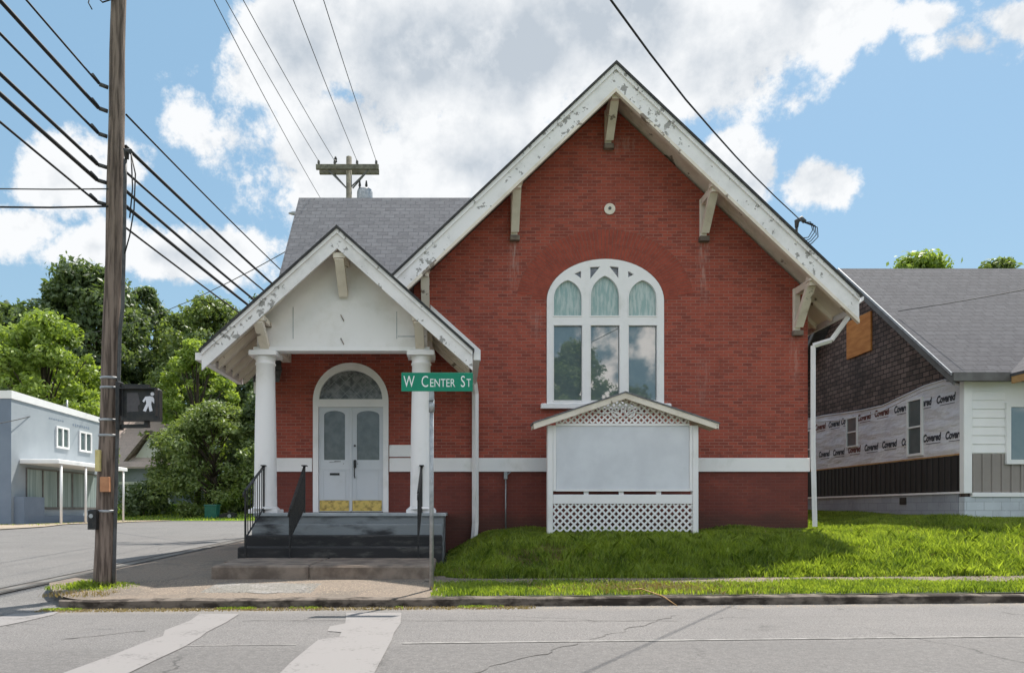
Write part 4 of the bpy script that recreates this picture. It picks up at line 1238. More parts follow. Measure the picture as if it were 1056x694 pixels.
# shop window
sw = MB().prismX([(33.5, 1.3), (40.2, 1.3), (40.2, 3.35), (33.5, 3.35)], BX + 0.002, BX + 0.06,
                 [[(33.55 + i * 1.33, 1.42), (33.55 + i * 1.33 + 1.22, 1.42), (33.55 + i * 1.33 + 1.22, 3.28), (33.55 + i * 1.33, 3.28)] for i in range(5)]).build('shop_window', M['greytrim'], bb)
for i in range(5):
    MB().box(BX + 0.015, BX + 0.025, 33.55 + i * 1.33, 33.55 + i * 1.33 + 1.22, 1.42, 3.28).build('pane', M['shopglass'], sw)
MB().bbox(BX + 0.002, BX + 1.9, 33.0, 39.9, 3.52, 3.72, 0.03).build('canopy', M['greytrim'] if False else M['vinyl'], bb)
for y in (33.4, 35.6, 39.6):
    MB().tube([(BX + 1.8, y, 0.5), (BX + 1.8, y, 3.53)], 0.06, 8).build('canopy_post', M['vinyl'], bb)
MB().box(BX + 0.002, BX + 0.5, 32.6, 34.2, 0.4, 1.9).build('low_wall', M['bluefront'], bb)
MB().box(BX + 0.002, BX + 0.4, 34.25, 41.0, 0.4, 0.95).build('plinth', M['bluefront'], bb)
MB().tube([(BX - 1.0, 38.8, 6.4), (BX - 1.0, 38.8, 7.5)], 0.05, 8).build('vent_pipe', M['steel'], bb)
# ghost marks left by removed sign lettering (illegible)
for i in range(7):
    MB().box(BX + 0.002, BX + 0.012, 35.4 + i * 0.2, 35.52 + i * 0.2, 6.0 + 0.02 * (i % 2), 6.06).build('sign_fixing', M['bluefront'], bb)
for i in range(8):
    MB().box(BX + 0.002, BX + 0.012, 37.6 + i * 0.22, 37.72 + i * 0.22, 5.92 - 0.03 * (i % 2), 6.02).build('sign_fixing', M['bluefront'], bb)

# far house with the tan roof
fh = thing('far_house', 'distant grey house with tan gabled roof between the shop and the trees', 'house', (-29, 58, 0.6))
MB().prismY([(-34, 0.4), (-23.6, 0.4), (-23.6, 5.0), (-34, 5.0)], 58, 66).build('wall', M['bluewall'], fh)
r_ = MB().slab([(-34.5, 57.3), (-23.2, 57.3), (-24.2, 62), (-33.5, 62)], lambda x, y: 4.9 + (y - 57.3) * 0.93, 0.15)
r_.slab([(-34.5, 66.7), (-33.5, 62), (-24.2, 62), (-23.2, 66.7)], lambda x, y: 4.9 + (66.7 - y) * 0.93, 0.15)
ro_ = r_.build('roof', M['roof_pink'], fh)
MB().prismY([(-27.6, 5.6), (-24.9, 5.6), (-26.2, 7.6)], 58.2, 60.5).build('dormer', M['vinyl'], ro_)
dm = MB()
dm.prismY([(-28.0, 5.4), (-26.2, 7.75), (-26.2, 8.0), (-28.3, 5.4)], 57.8, 60.6)
dm.prismY([(-24.5, 5.4), (-26.2, 7.75), (-26.2, 8.0), (-24.2, 5.4)], 57.8, 60.6)
dm.build('dormer_roof', M['pad'], ro_)
MB().bbox(-26.3, -24.6, 57.9, 57.99, 1.2, 3.6).build('window', M['glass'], fh)
for x in (-27.4, -24.0):
    MB().bbox(x - .1, x + .1, 56.6, 56.8, 0.6, 3.4).build('porch_post', M['vinyl'], fh)
MB().box(-28, -23.5, 56.4, 57.99, 3.4, 3.6).build('porch_roof', M['vinyl'], fh)

# ------------------------------------------------------------------ STREET SIGN
ss_ = thing('street_sign', 'green street name sign reading W CENTER ST on a thin steel post', 'street sign', (-0.37, 9.56, 0.13))
MB().lathe(-0.365, 9.56, [(0.03, 0.05), (0.03, 2.95)], 12).build('post', M['steel'], ss_)
b0 = W(414, 403.5, 9.52)
bl = MB().bbox(-0.785, 0.212, 9.505, 9.515, 2.905, 3.165, 0.002).build('sign_blade', M['green'], ss_)
cx0 = -0.755
def put_text(mb, s, x, size, base=2.965, sx=0.72):
    vs, fs = text_mesh('t', s, size, None, None, lambda a, b, c: (x + a, 9.5035 - c, base + b), 0.001, sx, 0, 0.0)
    mb.add(vs, fs)
    return x + (max(v[0] for v in vs) - x) + size * 0.12
tx = MB()
x = put_text(tx, 'W', cx0, 0.225); x += 0.07
x = put_text(tx, 'C', x, 0.225); x -= 0.005
x = put_text(tx, 'ENTER', x, 0.162, 2.967, 0.80); x += 0.06
x = put_text(tx, 'S', x, 0.225); x -= 0.005
x = put_text(tx, 'T', x, 0.162, 2.967)
k_ = (0.188 + 0.755) / (x - 0.016 - cx0)
tx.v = [(cx0 + (a - cx0) * k_, b, c) for a, b, c in tx.v]
tx.build('lettering', M['signwhite'], bl, fix=False)
MB().bbox(-0.40, -0.33, 9.497, 9.57, 2.78, 2.903, 0.008).tube([(-0.365, 9.56, 2.62), (-0.365, 9.56, 2.80)], 0.04, 10).build('clamp', M['steel'], ss_)

# ------------------------------------------------------------------ UTILITY POLE
up_ = thing('utility_pole', 'weathered brown wooden utility pole at the street corner with cables and pipe', 'utility pole', (-5.1, 9.8, 0.1))
pxm = lambda z: -5.08 + (z - 0.1) * 0.030 if z < 5 else -5.08 + 4.9 * 0.030 + (z - 5) * 0.018
zs_ = fr(-0.1, 12.4, 30)
MB().tube([(pxm(z) + 0.006 * math.sin(z * 3), 9.8, z) for z in zs_], [0.134 - 0.0040 * max(z, 0) + 0.03 * math.exp(-max(z, 0) * 2) for z in zs_], 18).build('pole_shaft', M['pole'], up_)
cd = MB().tube([(pxm(z) + 0.150 - 0.0052 * z + 0.02 + (0.03 if z > 4 else 0), 9.74, z) for z in fr(0.2, 6.25, 20)], 0.026, 8)
cd.tube([(pxm(6.25) + 0.19, 9.74, 6.25), (pxm(6.3) + 0.20, 9.70, 6.36), (pxm(6.3) + 0.27, 9.68, 6.33)], [0.03, 0.045, 0.04], 8)
cd.build('conduit', M['wire_grey'], up_)
lo = MB()
lo.tube([(-4.63, 9.68, 6.30), (-4.56, 9.66, 6.0), (-4.58, 9.66, 5.5), (-4.66, 9.7, 5.15), (-4.74, 9.72, 4.9)], 0.010, 5)
lo.tube([(-4.63, 9.68, 6.30), (-4.60, 9.66, 5.8), (-4.66, 9.7, 5.4)], 0.010, 5)
lo.build('drip_loop', M['wire'], up_)
for z in (3.12, 2.98, 2.52, 2.30, 1.22):
    r0 = 0.137 - 0.0040 * z
    MB().lathe(pxm(z), 9.8, [(r0, z), (r0 + 0.006, z + 0.005), (r0 + 0.006, z + 0.03), (r0, z + 0.035)], 20).build('steel_band', M['steel'], up_)
MB().bbox(pxm(2.0) - 0.08, pxm(2.0) - 0.015, 9.60, 9.65, 1.80, 2.10, 0.004).build('yellow_tag', pm('yellow_tag', (0.62, 0.52, 0.22), (0.5, 0.40, 0.16), 9, 0.6), up_)
MB().bbox(pxm(1.6) - 0.0, pxm(1.6) + 0.13, 9.60, 9.66, 1.51, 1.72, 0.004).build('wooden_tag', pm('orange_tag', (0.50, 0.24, 0.12), (0.40, 0.18, 0.09), 6, 0.7), up_)
mtb = MB().bbox(pxm(1.1) - 0.15, pxm(1.1) - 0.03, 9.57, 9.68, 0.98, 1.26, 0.02).build('push_button_box', M['black'], up_)
MB().tube([(pxm(1.1) - 0.09, 9.562, 1.17), (pxm(1.1) - 0.09, 9.569, 1.17)], 0.03, 12).build('push_button', M['steel'], mtb)
ca = MB().box(-5.75, -2.9, 9.62, 9.74, 12.0, 12.12)
ca.build('crossarm', M['oldwood'], up_)
for z in (7.28, 6.94, 6.58, 6.14, 5.92, 5.61):
    clp = MB()
    clp.tube([(pxm(z) - 0.10, 9.75, z), (pxm(z) - 0.19, 9.68, z + 0.005)], 0.028, 8)
    clp.tube([(pxm(z) - 0.19, 9.66, z + 0.02), (pxm(z) - 0.19, 9.5, z + 0.03)], 0.022, 6)
    clp.build('cable_clamp', M['wire_grey'], up_)
fz = MB()
fz.tube([(pxm(8.7) - 0.45, 9.7, 9.0), (pxm(8.7) - 0.34, 9.7, 8.62), (pxm(8.7) - 0.18, 9.7, 8.46), (pxm(8.6), 9.7, 8.52)], 0.011, 5)
fz.tube([(pxm(8.7) - 0.42, 9.7, 9.0), (pxm(8.7) - 0.30, 9.68, 8.70), (pxm(8.7) - 0.12, 9.68, 8.58), (pxm(8.6) + 0.02, 9.66, 8.66)], 0.011, 5)
fz.tube([(pxm(8.7) - 0.34, 9.7, 8.62), (pxm(8.7) - 0.38, 9.7, 8.45), (pxm(8.7) - 0.33, 9.7, 8.36)], 0.009, 5)
fz.build('jumper_lead', M['wire'], up_)

# pedestrian signal hung on the pole
SYY = 9.55
sg = thing('pedestrian_signal', 'black pedestrian signal showing a lit white walking figure, bracketed to the utility pole', 'pedestrian signal', (-4.5, 9.6, 2.5))
x0, _, z1 = W(124, 399.5, SYY); x1, _, z0 = W(163.5, 433.5, SYY)
cas = MB().bbox(x0, x1, SYY, SYY + 0.13, z0, z1, 0.03)
hsg = cas.build('housing', M['black'], sg)
vi = MB()
vi.box(x0 + 0.01, x1 - 0.01, SYY - 0.07, SYY - 0.002, z1 - 0.03, z1 - 0.012)
vi.box(x0 + 0.01, x0 + 0.025, SYY - 0.08, SYY - 0.002, z0 + 0.06, z1 - 0.032)
vi.box(x1 - 0.025, x1 - 0.01, SYY - 0.08, SYY - 0.002, z0 + 0.06, z1 - 0.032)
vi.build('visor', M['black'], sg)
fy = SYY - 0.004
hx = lambda px: (px - CX) / F * SYY
hz = lambda py: EYE + (CY - py) / F * SYY
MB().prismY([(hx(a), hz(b)) for a, b in [(131, 405), (142, 405), (144, 413), (145, 416), (142, 419), (143, 424), (131, 425)]], fy, fy + 0.003).build('dark_hand_lens', M['unlit'], sg)
mn = MB()
P_ = lambda pts: mn.prismY([(hx(a), hz(b)) for a, b in pts], fy, fy + 0.003)
mn.tube([(hx(157.2), fy, hz(406.3)), (hx(157.2), fy + 0.003, hz(406.3))], 0.026, 12)
P_([(150, 409), (155, 408.5), (158, 409.5), (161, 415), (159.5, 416.5), (156.5, 413.5), (156, 417), (157.5, 423.5), (154.5, 424.5), (153, 418.5), (150.5, 424.5), (147.5, 423.5), (151, 416), (150.5, 412), (148.5, 415), (147, 413.5)])
mn.build('walking_figure', M['lit'], sg)
ab = MB()
ab.beam((hx(118), 9.68, hz(396)), (hx(150), 9.68, hz(396.5)), 0.05, 0.045)
ab.beam((hx(148), 9.66, hz(396)), (hx(148), 9.66, hz(400)), 0.06, 0.06)
ab.beam((hx(118), 9.68, hz(438.5)), (hx(150), 9.68, hz(438)), 0.05, 0.05)
ab.beam((hx(148), 9.66, hz(439)), (hx(148), 9.66, hz(433)), 0.06, 0.06)
ab.bbox(hx(116), hx(120.5), 9.62, 9.75, hz(442), hz(392), 0.01)
ab.build('mounting_arm', M['black'], sg)

# ------------------------------------------------------------------ FAR POLE behind the church
fp = thing('utility_pole', 'distant wooden pole with a crossarm rising behind the side roof of the church', 'utility pole', (-4.3, 27, 0.6))
MB().tube([(-4.3, 27, 0.4), (-4.3, 27, 15.2)], [0.16, 0.11], 12).build('pole_shaft', M['oldwood'], fp)
MB().box(-5.56, -3.1, 26.75, 26.87, 14.62, 14.80).build('crossarm', M['oldwood'], fp)
MB().box(-5.5, -3.13, 27.13, 27.25, 14.62, 14.80).build('crossarm', M['oldwood'], fp)
br_ = MB()
for s in (-1, 1):
    br_.beam((-4.3 + s * 0.12, 26.83, 13.95), (-4.3 + s * 0.78, 26.83, 14.60), 0.03, 0.05)
    br_.beam((-4.3 + s * 0.12, 27.17, 14.05), (-4.3 + s * 0.60, 27.17, 14.60), 0.03, 0.05)
br_.build('brace', M['greytrim'], fp)
for x in (-5.46, -4.83, -3.95, -3.2):
    MB().lathe(x, 26.81, [(0.02, 14.80), (0.025, 14.84), (0.06, 14.86), (0.035, 14.90), (0.055, 14.92), (0.03, 14.99)], 10).build('insulator', M['greytrim'], fp)
MB().lathe(-4.83, 27.0, [(0.05, 15.0), (0.07, 15.03), (0.035, 15.09), (0.065, 15.12), (0.03, 15.22)], 10).build('insulator', M['edge'], fp)
tc = MB().lathe(-3.66, 26.9, [(0.30, 12.9), (0.31, 13.0), (0.31, 13.75), (0.28, 13.84), (0.1, 13.88)], 16).build('transformer', M['steel'], fp)
bs2 = MB()
for x in (-3.86, -3.6): bs2.lathe(x, 26.9, [(0.04, 13.8), (0.06, 13.9), (0.03, 13.98), (0.055, 14.02), (0.025, 14.22)], 8)
bs2.build('bushing', M['edge'], tc)
sl = MB().tube([(-4.4, 27, 12.7), (-5.4, 26.9, 12.85), (-5.95, 26.8, 12.85)], 0.03, 6)
lamp_arm = sl.build('lamp_arm', M['steel'], fp)
MB().tube([(-5.9, 26.8, 12.86), (-6.1, 26.78, 12.87), (-6.45, 26.75, 12.87), (-6.62, 26.73, 12.86)], [0.04, 0.09, 0.08, 0.03], 8).build('lamp_head', M['steel'], lamp_arm)

# ------------------------------------------------------------------ CABLES
def sag(a, b, s, n=16):
    return [tuple(a[i] + (b[i] - a[i]) * t - (s * 4 * t * (1 - t) if i == 2 else 0) for i in range(3)) for t in fr(0, 1, n)]
GRP = 'overhead cables'
def cable(paths, r, label, m='wire', name='overhead_cable'):
    mb = MB()
    for p in paths: mb.tube(p, r, 6)
    return single(mb, name, M[m], label, 'cable', paths[0][0], GRP)
xw = lambda z: pxm(z) - 0.19
ord_ = ['topmost', 'second highest', 'third highest', 'fourth highest', 'fifth highest', 'lowest']
zn = [7.28, 6.94, 6.58, 6.14, 5.92, 5.61]
radii = [0.014, 0.026, 0.018, 0.024, 0.027, 0.015]
# heights at the far end (Y=27) of the continuing spans
zf_ = [8.6, 7.9, 7.55, 6.9, 6.65, 6.3]
kinds = ['thin', 'thick bundled', 'slender', 'thick', 'heavy wrapped', 'thin']
for i in range(6):
    a = (xw(zn[i]) - 0.0, 9.66, zn[i])
    near = (a[0] - 0.05, -16, zn[i] + 0.5)
    near_path = sag(near, a, 0.22, 18)
    cable([near_path], radii[i], '%s %s cable left of the corner utility pole, coming overhead toward the viewer' % (ord_[i], kinds[i]))
    zz0 = zn[i] - (0.30 if i == 0 else 0.42 if i < 3 else 0.25)
    b = (pxm(zz0) + 0.09, 9.9, zz0)
    far = (-4.62 + 0.02 * i, 26.9, zf_[i])
    cable([sag(b, far, 0.12, 14)], radii[i] * 1.05, '%s black cable right of the corner utility pole, running back behind the porch roof' % ord_[i])
for (pxn, xf, w_) in ((92, -5.46, 'leftmost'), (112, -4.83, 'second from left'), (206, -3.95, 'third from left'), (254, -3.2, 'rightmost')):
    xn = (pxn - CX) / F * 9.8
    cable([sag((xn, 9.68, 12.15), (xf, 26.81, 14.95), 0.15, 12)], 0.011, '%s of the four thin lines rising from the far crossarm across the sky' % w_, 'wire_grey')
cable([sag((-5.30, 9.68, 12.15), (-5.95, 33, 15.2), 0.3, 12)], 0.011, 'thin line slipping behind the left end of the far crossarm down to the side roof', 'wire_grey')
dfn = lambda Y: (7.78 - 0.7 * (15.3 - Y))
pts = [(7.72, 15.25, 7.66)] + [(dfn(Y), Y, z) for Y, z in ((14, 7.34), (12.5, 6.98), (11, 6.64), (10, 6.43), (9, 6.24), (8, 6.06), (7, 5.93), (6.16, 5.85), (5, 5.83), (3, 5.95), (0, 6.4), (-6, 7.6), (-12, 9.2))]
cable([pts], 0.011, 'black service cable sweeping down to the mast on the church roof')
cable([sag((-4.4, 27, 12.9), (-29, 52, 14.6), 0.9, 14)], 0.02, 'faint cable crossing low behind the trees from the far pole to the left', 'wire_grey')
cable([sag(W(112, 213, 9.7), (-16, 8.6, 6.9), 0.55, 14)], 0.013, 'drooping cable leaving the corner utility pole nearly level to the left')
cable([sag(W(112, 195, 9.7), (-16, 9.6, 6.8), 0.30, 14)], 0.009, 'faint thin cable nearly level left of the corner utility pole', 'wire_grey')
cable([sag((BX - 1.0, 38.8, 7.3), W(-60, 444, 26), 0.25, 12)], 0.02, 'cable dropping left from the vent pipe on the flat shop roof')
cable([sag((11.3, 17.5, 6.35), (18.5, 4.5, 7.0), 0.55, 14)], 0.011, 'thin cable crossing the grey shingle roof of the right hand house', 'wire_grey')

# ------------------------------------------------------------------ TREES
def foliage(name, clumps, n, size, m, parent, off, flat=0.8):
    """leaf sprays: small folded leaf faces spread through clumps"""
    c = np.array([q[:3] for q in clumps]); r = np.array([q[3] for q in clumps])
    w = r ** 2; w = w / w.sum()
    idx = RNG.choice(len(clumps), n, p=w)
    d = RNG.normal(size=(n, 3)); d /= np.linalg.norm(d, axis=1)[:, None]
    rad = r[idx] * (0.35 + 0.75 * RNG.random(n) ** 0.7 + 0.5 * (RNG.random(n) < 0.22) * RNG.random(n))
    P = c[idx] + d * rad[:, None] * np.array([1, 1, flat])
    nrm = d * 0.6 + RNG.normal(size=(n, 3)) * 0.6 + np.array([0, 0, 0.35])
    nrm /= np.linalg.norm(nrm, axis=1)[:, None]
    t = RNG.normal(size=(n, 3)); t -= (t * nrm).sum(1)[:, None] * nrm; t /= np.linalg.norm(t, axis=1)[:, None]
    b = np.cross(nrm, t)
    s = size * (0.55 + 0.9 * RNG.random(n))[:, None]
    V = np.stack([P - t * s, P + b * s * 0.5 + nrm * s * .15, P + t * s, P - b * s * 0.5 + nrm * s * .15], 1).reshape(-1, 3)
    Fc = np.arange(4 * n).reshape(n, 4)
    return np_mesh(name, V, Fc, M[m], parent, off)
def tree(label, x, y, z, hgt, wid, m, n=9000, size=0.28, nc=60, cat='tree', low=0.25, group=None, kind='broadleaf_tree', seed=1, trunk=0.3, flat=0.8):
    rnd = random.Random(seed)
    t = thing(kind, label, cat, (x, y, z), group)
    nc = int(nc * 2.2); n = int(n * 1.9); size *= 0.72; n = int(n * 1.15)
    cz0 = z + hgt * low
    cl = []
    tr = MB()
    tr.tube([(x, y, z - 0.3), (x + 0.1, y, z + hgt * 0.25), (x - 0.1, y + 0.1, z + hgt * 0.5), (x + 0.05, y, z + hgt * 0.8)], [trunk, trunk * 0.75, trunk * 0.5, trunk * 0.15], 8)
    for i in range(nc):
        u = rnd.random()
        zz = cz0 + (z + hgt - cz0) * (u ** 0.8)
        k = (zz - cz0) / (z + hgt - cz0)
        prof = math.sin(math.pi * min(1, 0.22 + 0.78 * k) ** 0.9) ** 0.6
        a = rnd.random() * 2 * math.pi
        rr_ = wid / 2 * prof * (0.45 + 0.6 * rnd.random())
        cr_ = wid * (0.045 + 0.07 * rnd.random() ** 1.5)
        p = (x + rr_ * math.cos(a), y + rr_ * math.sin(a) * 0.9, min(zz, z + hgt - cr_ * 0.6), cr_)
        cl.append(p)
        if i % 5 == 0:
            zt = z + max(hgt * low * 0.8, (zz - z) * 0.6)
            tr.tube([(x, y, zt), ((x + p[0]) / 2, (y + p[1]) / 2, (zt + p[2]) / 2 + 0.3), p[:3]], [trunk * 0.35, trunk * 0.2, 0.03], 5)
    cl.append((x, y, z + hgt * 0.93 - wid * 0.08, wid * 0.11))
    tr.build('trunk', M['bark'], t, fix=False)
    foliage('crown', cl, n, size, m, t, (x, y, z), flat)
    return t
tree('tall dark green tree standing highest behind the utility pole', -34.6, 64, 0.6, 23.3, 13.5, 'leafD', 15000, 0.36, 100, seed=3, trunk=0.5)
tree('tall dark green tree at the left edge of the picture', -46.5, 70, 0.6, 21.5, 14, 'leafD', 11000, 0.38, 80, seed=4, trunk=0.45)
tree('dark tree whose crown rises just right of the utility pole', -33.0, 72, 0.6, 24, 9, 'leafD', 9000, 0.30, 65, seed=5, trunk=0.35)
tree('bright yellow green tree behind the flat shop roof', -30.2, 50, 0.6, 14.9, 9.5, 'leafY', 11000, 0.26, 85, low=0.15, seed=6)
tree('darker green tree between the yellow green tree and the utility pole', -36.3, 69, 0.6, 17.0, 9, 'leafM', 8000, 0.32, 70, low=0.15, seed=8)
tree('mid green tree filling the gap between the tall dark trees and the porch eave', -28.6, 70, 0.6, 20.5, 8.5, 'leafM', 8000, 0.30, 65, low=0.2, seed=25, trunk=0.35)
tree('large green tree rising above the left eave of the porch', -23.2, 64, 0.6, 20.3, 11.5, 'leafM', 14000, 0.28, 95, low=0.12, seed=9, trunk=0.4)
tree('dark tree showing just above and left of the porch eave tip', -18.0, 63, 0.6, 20.2, 10, 'leafD', 10000, 0.30, 70, low=0.1, seed=10, trunk=0.4)
tree('yellow green tree right of the signal, in front of the tall trees', -20.6, 54, 0.6, 14.2, 6.0, 'leafY', 4500, 0.24, 45, low=0.35, seed=21)
tree('bushy low tree in the yard behind the green bin', -18.0, 50.5, 0.8, 8.2, 8.8, 'leafM', 13000, 0.19, 100, low=0.12, seed=12, trunk=0.2)
tree('bushy dark tree beside the left column of the porch', -14.4, 52, 0.6, 10.2, 6.5, 'leafD', 8000, 0.22, 70, low=0.04, seed=13, trunk=0.2)
tree('light green tree top showing above the right hand house roof', 23.6, 35, 1.2, 13.0, 6.6, 'leafY', 6000, 0.18, 80, seed=14)
tree('small tree top above the house roof near the right edge', 29.3, 37, 1.2, 13.6, 4.4, 'leafM', 4000, 0.20, 50, seed=15)
tree('broad tree across the street, mirrored in the church window', 9.0, -22, 0.12, 14.0, 7.5, 'leafM', 8000, 0.26, 70, low=0.15, seed=17, trunk=0.4)
tree('low dark tree across the street beside the mirrored one', 14.0, -25, 0.12, 11, 8, 'leafD', 6000, 0.28, 60, low=0.1, seed=18)
def bush(label, x, y, z, hh, ww, m, n, size, seed, cat='bush'):
    rnd = random.Random(seed)
    cl = [(x + rnd.uniform(-.4, .4) * ww, y + rnd.uniform(-.3, .3) * ww, z + hh * rnd.uniform(0.25, 0.75), hh * rnd.uniform(0.22, 0.34)) for _ in range(12)]
    t = thing('garden_bush', label, cat, (x, y, z))
    MB().tube([(x, y, z - 0.05), (x, y, z + hh * 0.5)], [0.05, 0.02], 6).build('stem', M['bark'], t)
    foliage('leaves', cl, n, size, m, t, (x, y, z))
bush('rounded green bush on the grass left of the green bin', -18.6, 47.6, 0.75, 1.25, 1.4, 'leafM', 1500, 0.10, 31)
bush('pale leafy bush behind the bins beside the porch column', -15.6, 50.5, 1.0, 2.4, 4.0, 'leafY', 3000, 0.14, 32)
bush('dark bush along the yard edge below the bushy low tree', -22.3, 48.5, 0.6, 2.8, 3.4, 'leafD', 3000, 0.15, 33)
# hedge masses that close the view under the far trees
def woods(xa, xb, y, hh, m, seed, n):
    rnd = random.Random(seed)
    cl = [(rnd.uniform(xa, xb), y + rnd.uniform(-3, 3), 0.6 + hh * rnd.random() ** 0.8, rnd.uniform(1.0, 2.2)) for _ in range(120)]
    o = foliage('undergrowth', cl, n, 0.4, m, None, None)
    return structure(o, 'stuff')
woods(-75, -4, 76, 9, 'leafD', 41, 16000)
woods(-12, 40, 62, 5, 'leafD', 42, 9000)

# ------------------------------------------------------------------ BINS
gb_ = thing('wheelie_bin', 'dark green wheeled rubbish bin at the edge of the far lawn', 'bin', (-17.0, 47.3, 0.56))
MB().prismX([(47.0, 0.62), (47.6, 0.62), (47.75, 1.58), (46.95, 1.58)], -17.42, -16.62).build('bin_body', M['greenbin'], gb_)
MB().prismX([(46.9, 1.583), (47.82, 1.583), (47.8, 1.66), (46.95, 1.64)], -17.46, -16.58).build('lid', M['greenbin'], gb_)
MB().tube([(-17.46, 47.6, 0.66), (-17.38, 47.6, 0.66)], 0.12, 12).build('wheel', M['black'], gb_)
MB().tube([(-16.66, 47.6, 0.66), (-16.58, 47.6, 0.66)], 0.12, 12).build('wheel', M['black'], gb_)
bk = thing('low_bin', 'black low bin lying right of the green wheeled bin', 'bin', (-15.9, 47.4, 0.56))
MB().prismY([(-16.45, 0.58), (-15.35, 0.58), (-15.4, 1.0), (-15.65, 1.12), (-16.2, 1.05), (-16.45, 0.95)], 47.1, 47.7).build('bin_body', M['black'], bk)
MB().tube([(-15.75, 47.06, 0.86), (-15.75, 47.099, 0.86)], 0.13, 12).build('wheel', M['steel'], bk)
lb = MB().bbox(-16.98, -16.78, 50.2, 50.4, 0.6, 1.75, 0.02).bbox(-17.05, -16.71, 50.1, 50.5, 1.75, 2.1, 0.03)
single(lb, 'letter_box', M['vinyl'], 'small white letter box on a post behind the green bin', 'letter box', (-16.88, 50.3, 0.9))

# ------------------------------------------------------------------ GRASS
def blades(name, X, Y, hgt, wid, m, lean=0.5, zf=gz, dz=0.0):
    n = len(X)
    Z = np.array([zf(a, b) for a, b in zip(X, Y)]) + dz
    ang = RNG.random(n) * 2 * np.pi
    h_ = hgt * (0.5 + 0.8 * RNG.random(n))
    if hasattr(hgt, '__len__'): h_ = hgt * (0.5 + 0.8 * RNG.random(n))
    lx_ = np.cos(ang + 1.3) * h_ * lean * RNG.random(n); ly_ = np.sin(ang + 1.3) * h_ * lean * RNG.random(n)
    w_ = wid * (0.6 + 0.8 * RNG.random(n))
    dx, dy = np.cos(ang) * w_ / 2, np.sin(ang) * w_ / 2
    V = np.empty((n, 5, 3))
    V[:, 0] = np.stack([X - dx, Y - dy, Z - 0.01], 1)
    V[:, 1] = np.stack([X + dx, Y + dy, Z - 0.01], 1)
    V[:, 2] = np.stack([X + dx * .7 + lx_ * .35, Y + dy * .7 + ly_ * .35, Z + h_ * .6], 1)
    V[:, 3] = np.stack([X + lx_, Y + ly_, Z + h_ * (0.95)], 1)
    V[:, 4] = np.stack([X - dx * .7 + lx_ * .35, Y - dy * .7 + ly_ * .35, Z + h_ * .6], 1)
    b = np.arange(n)[:, None] * 5
    Fc = np.concatenate([b + np.array([[0, 1, 2, 4]]), b + np.array([[4, 2, 3, 3]])], 0)
    F5 = b + np.array([[0, 1, 2, 3, 4]])
    return structure(np_mesh(name, V.reshape(-1, 3), F5, M[m]), 'stuff')
def patch_noise(X, Y):
    return (np.sin(X * 2.1 + 1.3 * np.sin(Y * 1.7)) * np.cos(Y * 2.6 + X * 0.7) + np.sin(X * 5.3 + Y * 4.1) * 0.5) * 0.5
def area(n, xa, xb, ya, yb):
    return xa + (xb - xa) * RNG.random(n), ya + (yb - ya) * RNG.random(n)
# bank and upper lawn
X, Y = area(150000, -0.42, 13.5, 10.88, 15.58)
pn = patch_noise(X, Y)
edge = 10.88 + 0.03 * X + 0.08 * np.sin(X * 9) * np.sin(X * 3.7)
steps_clear = (X < -0.2) & (Y > 12.1)
bare = (((X - 5.2) / 0.35) ** 2 + ((Y - 11.5) / 0.25) ** 2 < 1) & (RNG.random(len(X)) < 0.5) | (((X - 8.6) / 0.5) ** 2 + ((Y - 13.4) / 0.3) ** 2 < 1) & (RNG.random(len(X)) < 0.5) | (((X - 1.55) / 0.5) ** 2 + ((Y - 12.0) / 0.4) ** 2 < 1) & (RNG.random(len(X)) < 0.6) | (((X - 11.0) / 1.2) ** 2 + ((Y - 12.2) / 0.6) ** 2 < 1) & (RNG.random(len(X)) < 0.6)
k = (Y > edge) & ~bare & ~steps_clear & ~((Y > 12.2) & (X < -0.22)) & (pn > -1.2)
X, Y, pn = X[k], Y[k], pn[k]
hb = 0.055 + 0.09 * np.clip(pn + 0.1, 0, 1) ** 1.5 + 0.06 * ((Y < 12.5) & (Y > 10.9)) * (0.5 + 0.5 * np.sin(X * 3.3 + Y * 5))
blades('grass', X, Y, hb, 0.013, 'grass', 0.9)
# taller rough tufts on the bank
tc_x = RNG.random(1500) * 12.6 + 0.1; tc_y = 10.98 + 0.03 * tc_x + 2.6 * RNG.random(1500) ** 1.6
ii = RNG.integers(0, 1500, 34000)
spread = RNG.normal(size=(34000, 2)) * 0.045
thh = (0.09 + 0.10 * RNG.random(1500))[ii]
blades('grass', tc_x[ii] + spread[:, 0], tc_y[ii] + spread[:, 1], thh, 0.012, 'grass', 1.1)
# side yard and right
X, Y = area(30000, 8.05, 11.5, 15.6, 24.0)
blades('grass', X, Y, 0.08, 0.018, 'grass', 0.8)
X, Y = area(16000, 13.5, 22, 10.9, 15.5)
blades('grass', X, Y, 0.09, 0.022, 'grass', 0.8)
# verge between kerb and sidewalk
X, Y = area(80000, -0.35, 18, 8.95, 11.0)
ke = 8.86 + 0.048 * X + 0.17 + 0.03 * np.sin(X * 13)
s0 = 10.24 + 0.03 * X + 0.06 * np.sin(X * 5.1) + 0.1 * np.sin(X * 1.3)
pn = patch_noise(X * 1.3 + 5, Y)
dryz = ((X > 1.8) & (X < 3.8))
k = (Y > ke) & (Y < s0) & ((pn > -0.55) | (RNG.random(len(X)) < 0.45)) & (~dryz | (RNG.random(len(X)) < 0.55)) & ((X > -0.1) | (RNG.random(len(X)) < 0.6))
blades('grass', X[k], Y[k], 0.055 + 0.035 * np.clip(pn[k] + .3, 0, 1), 0.012, 'grass', 0.9)
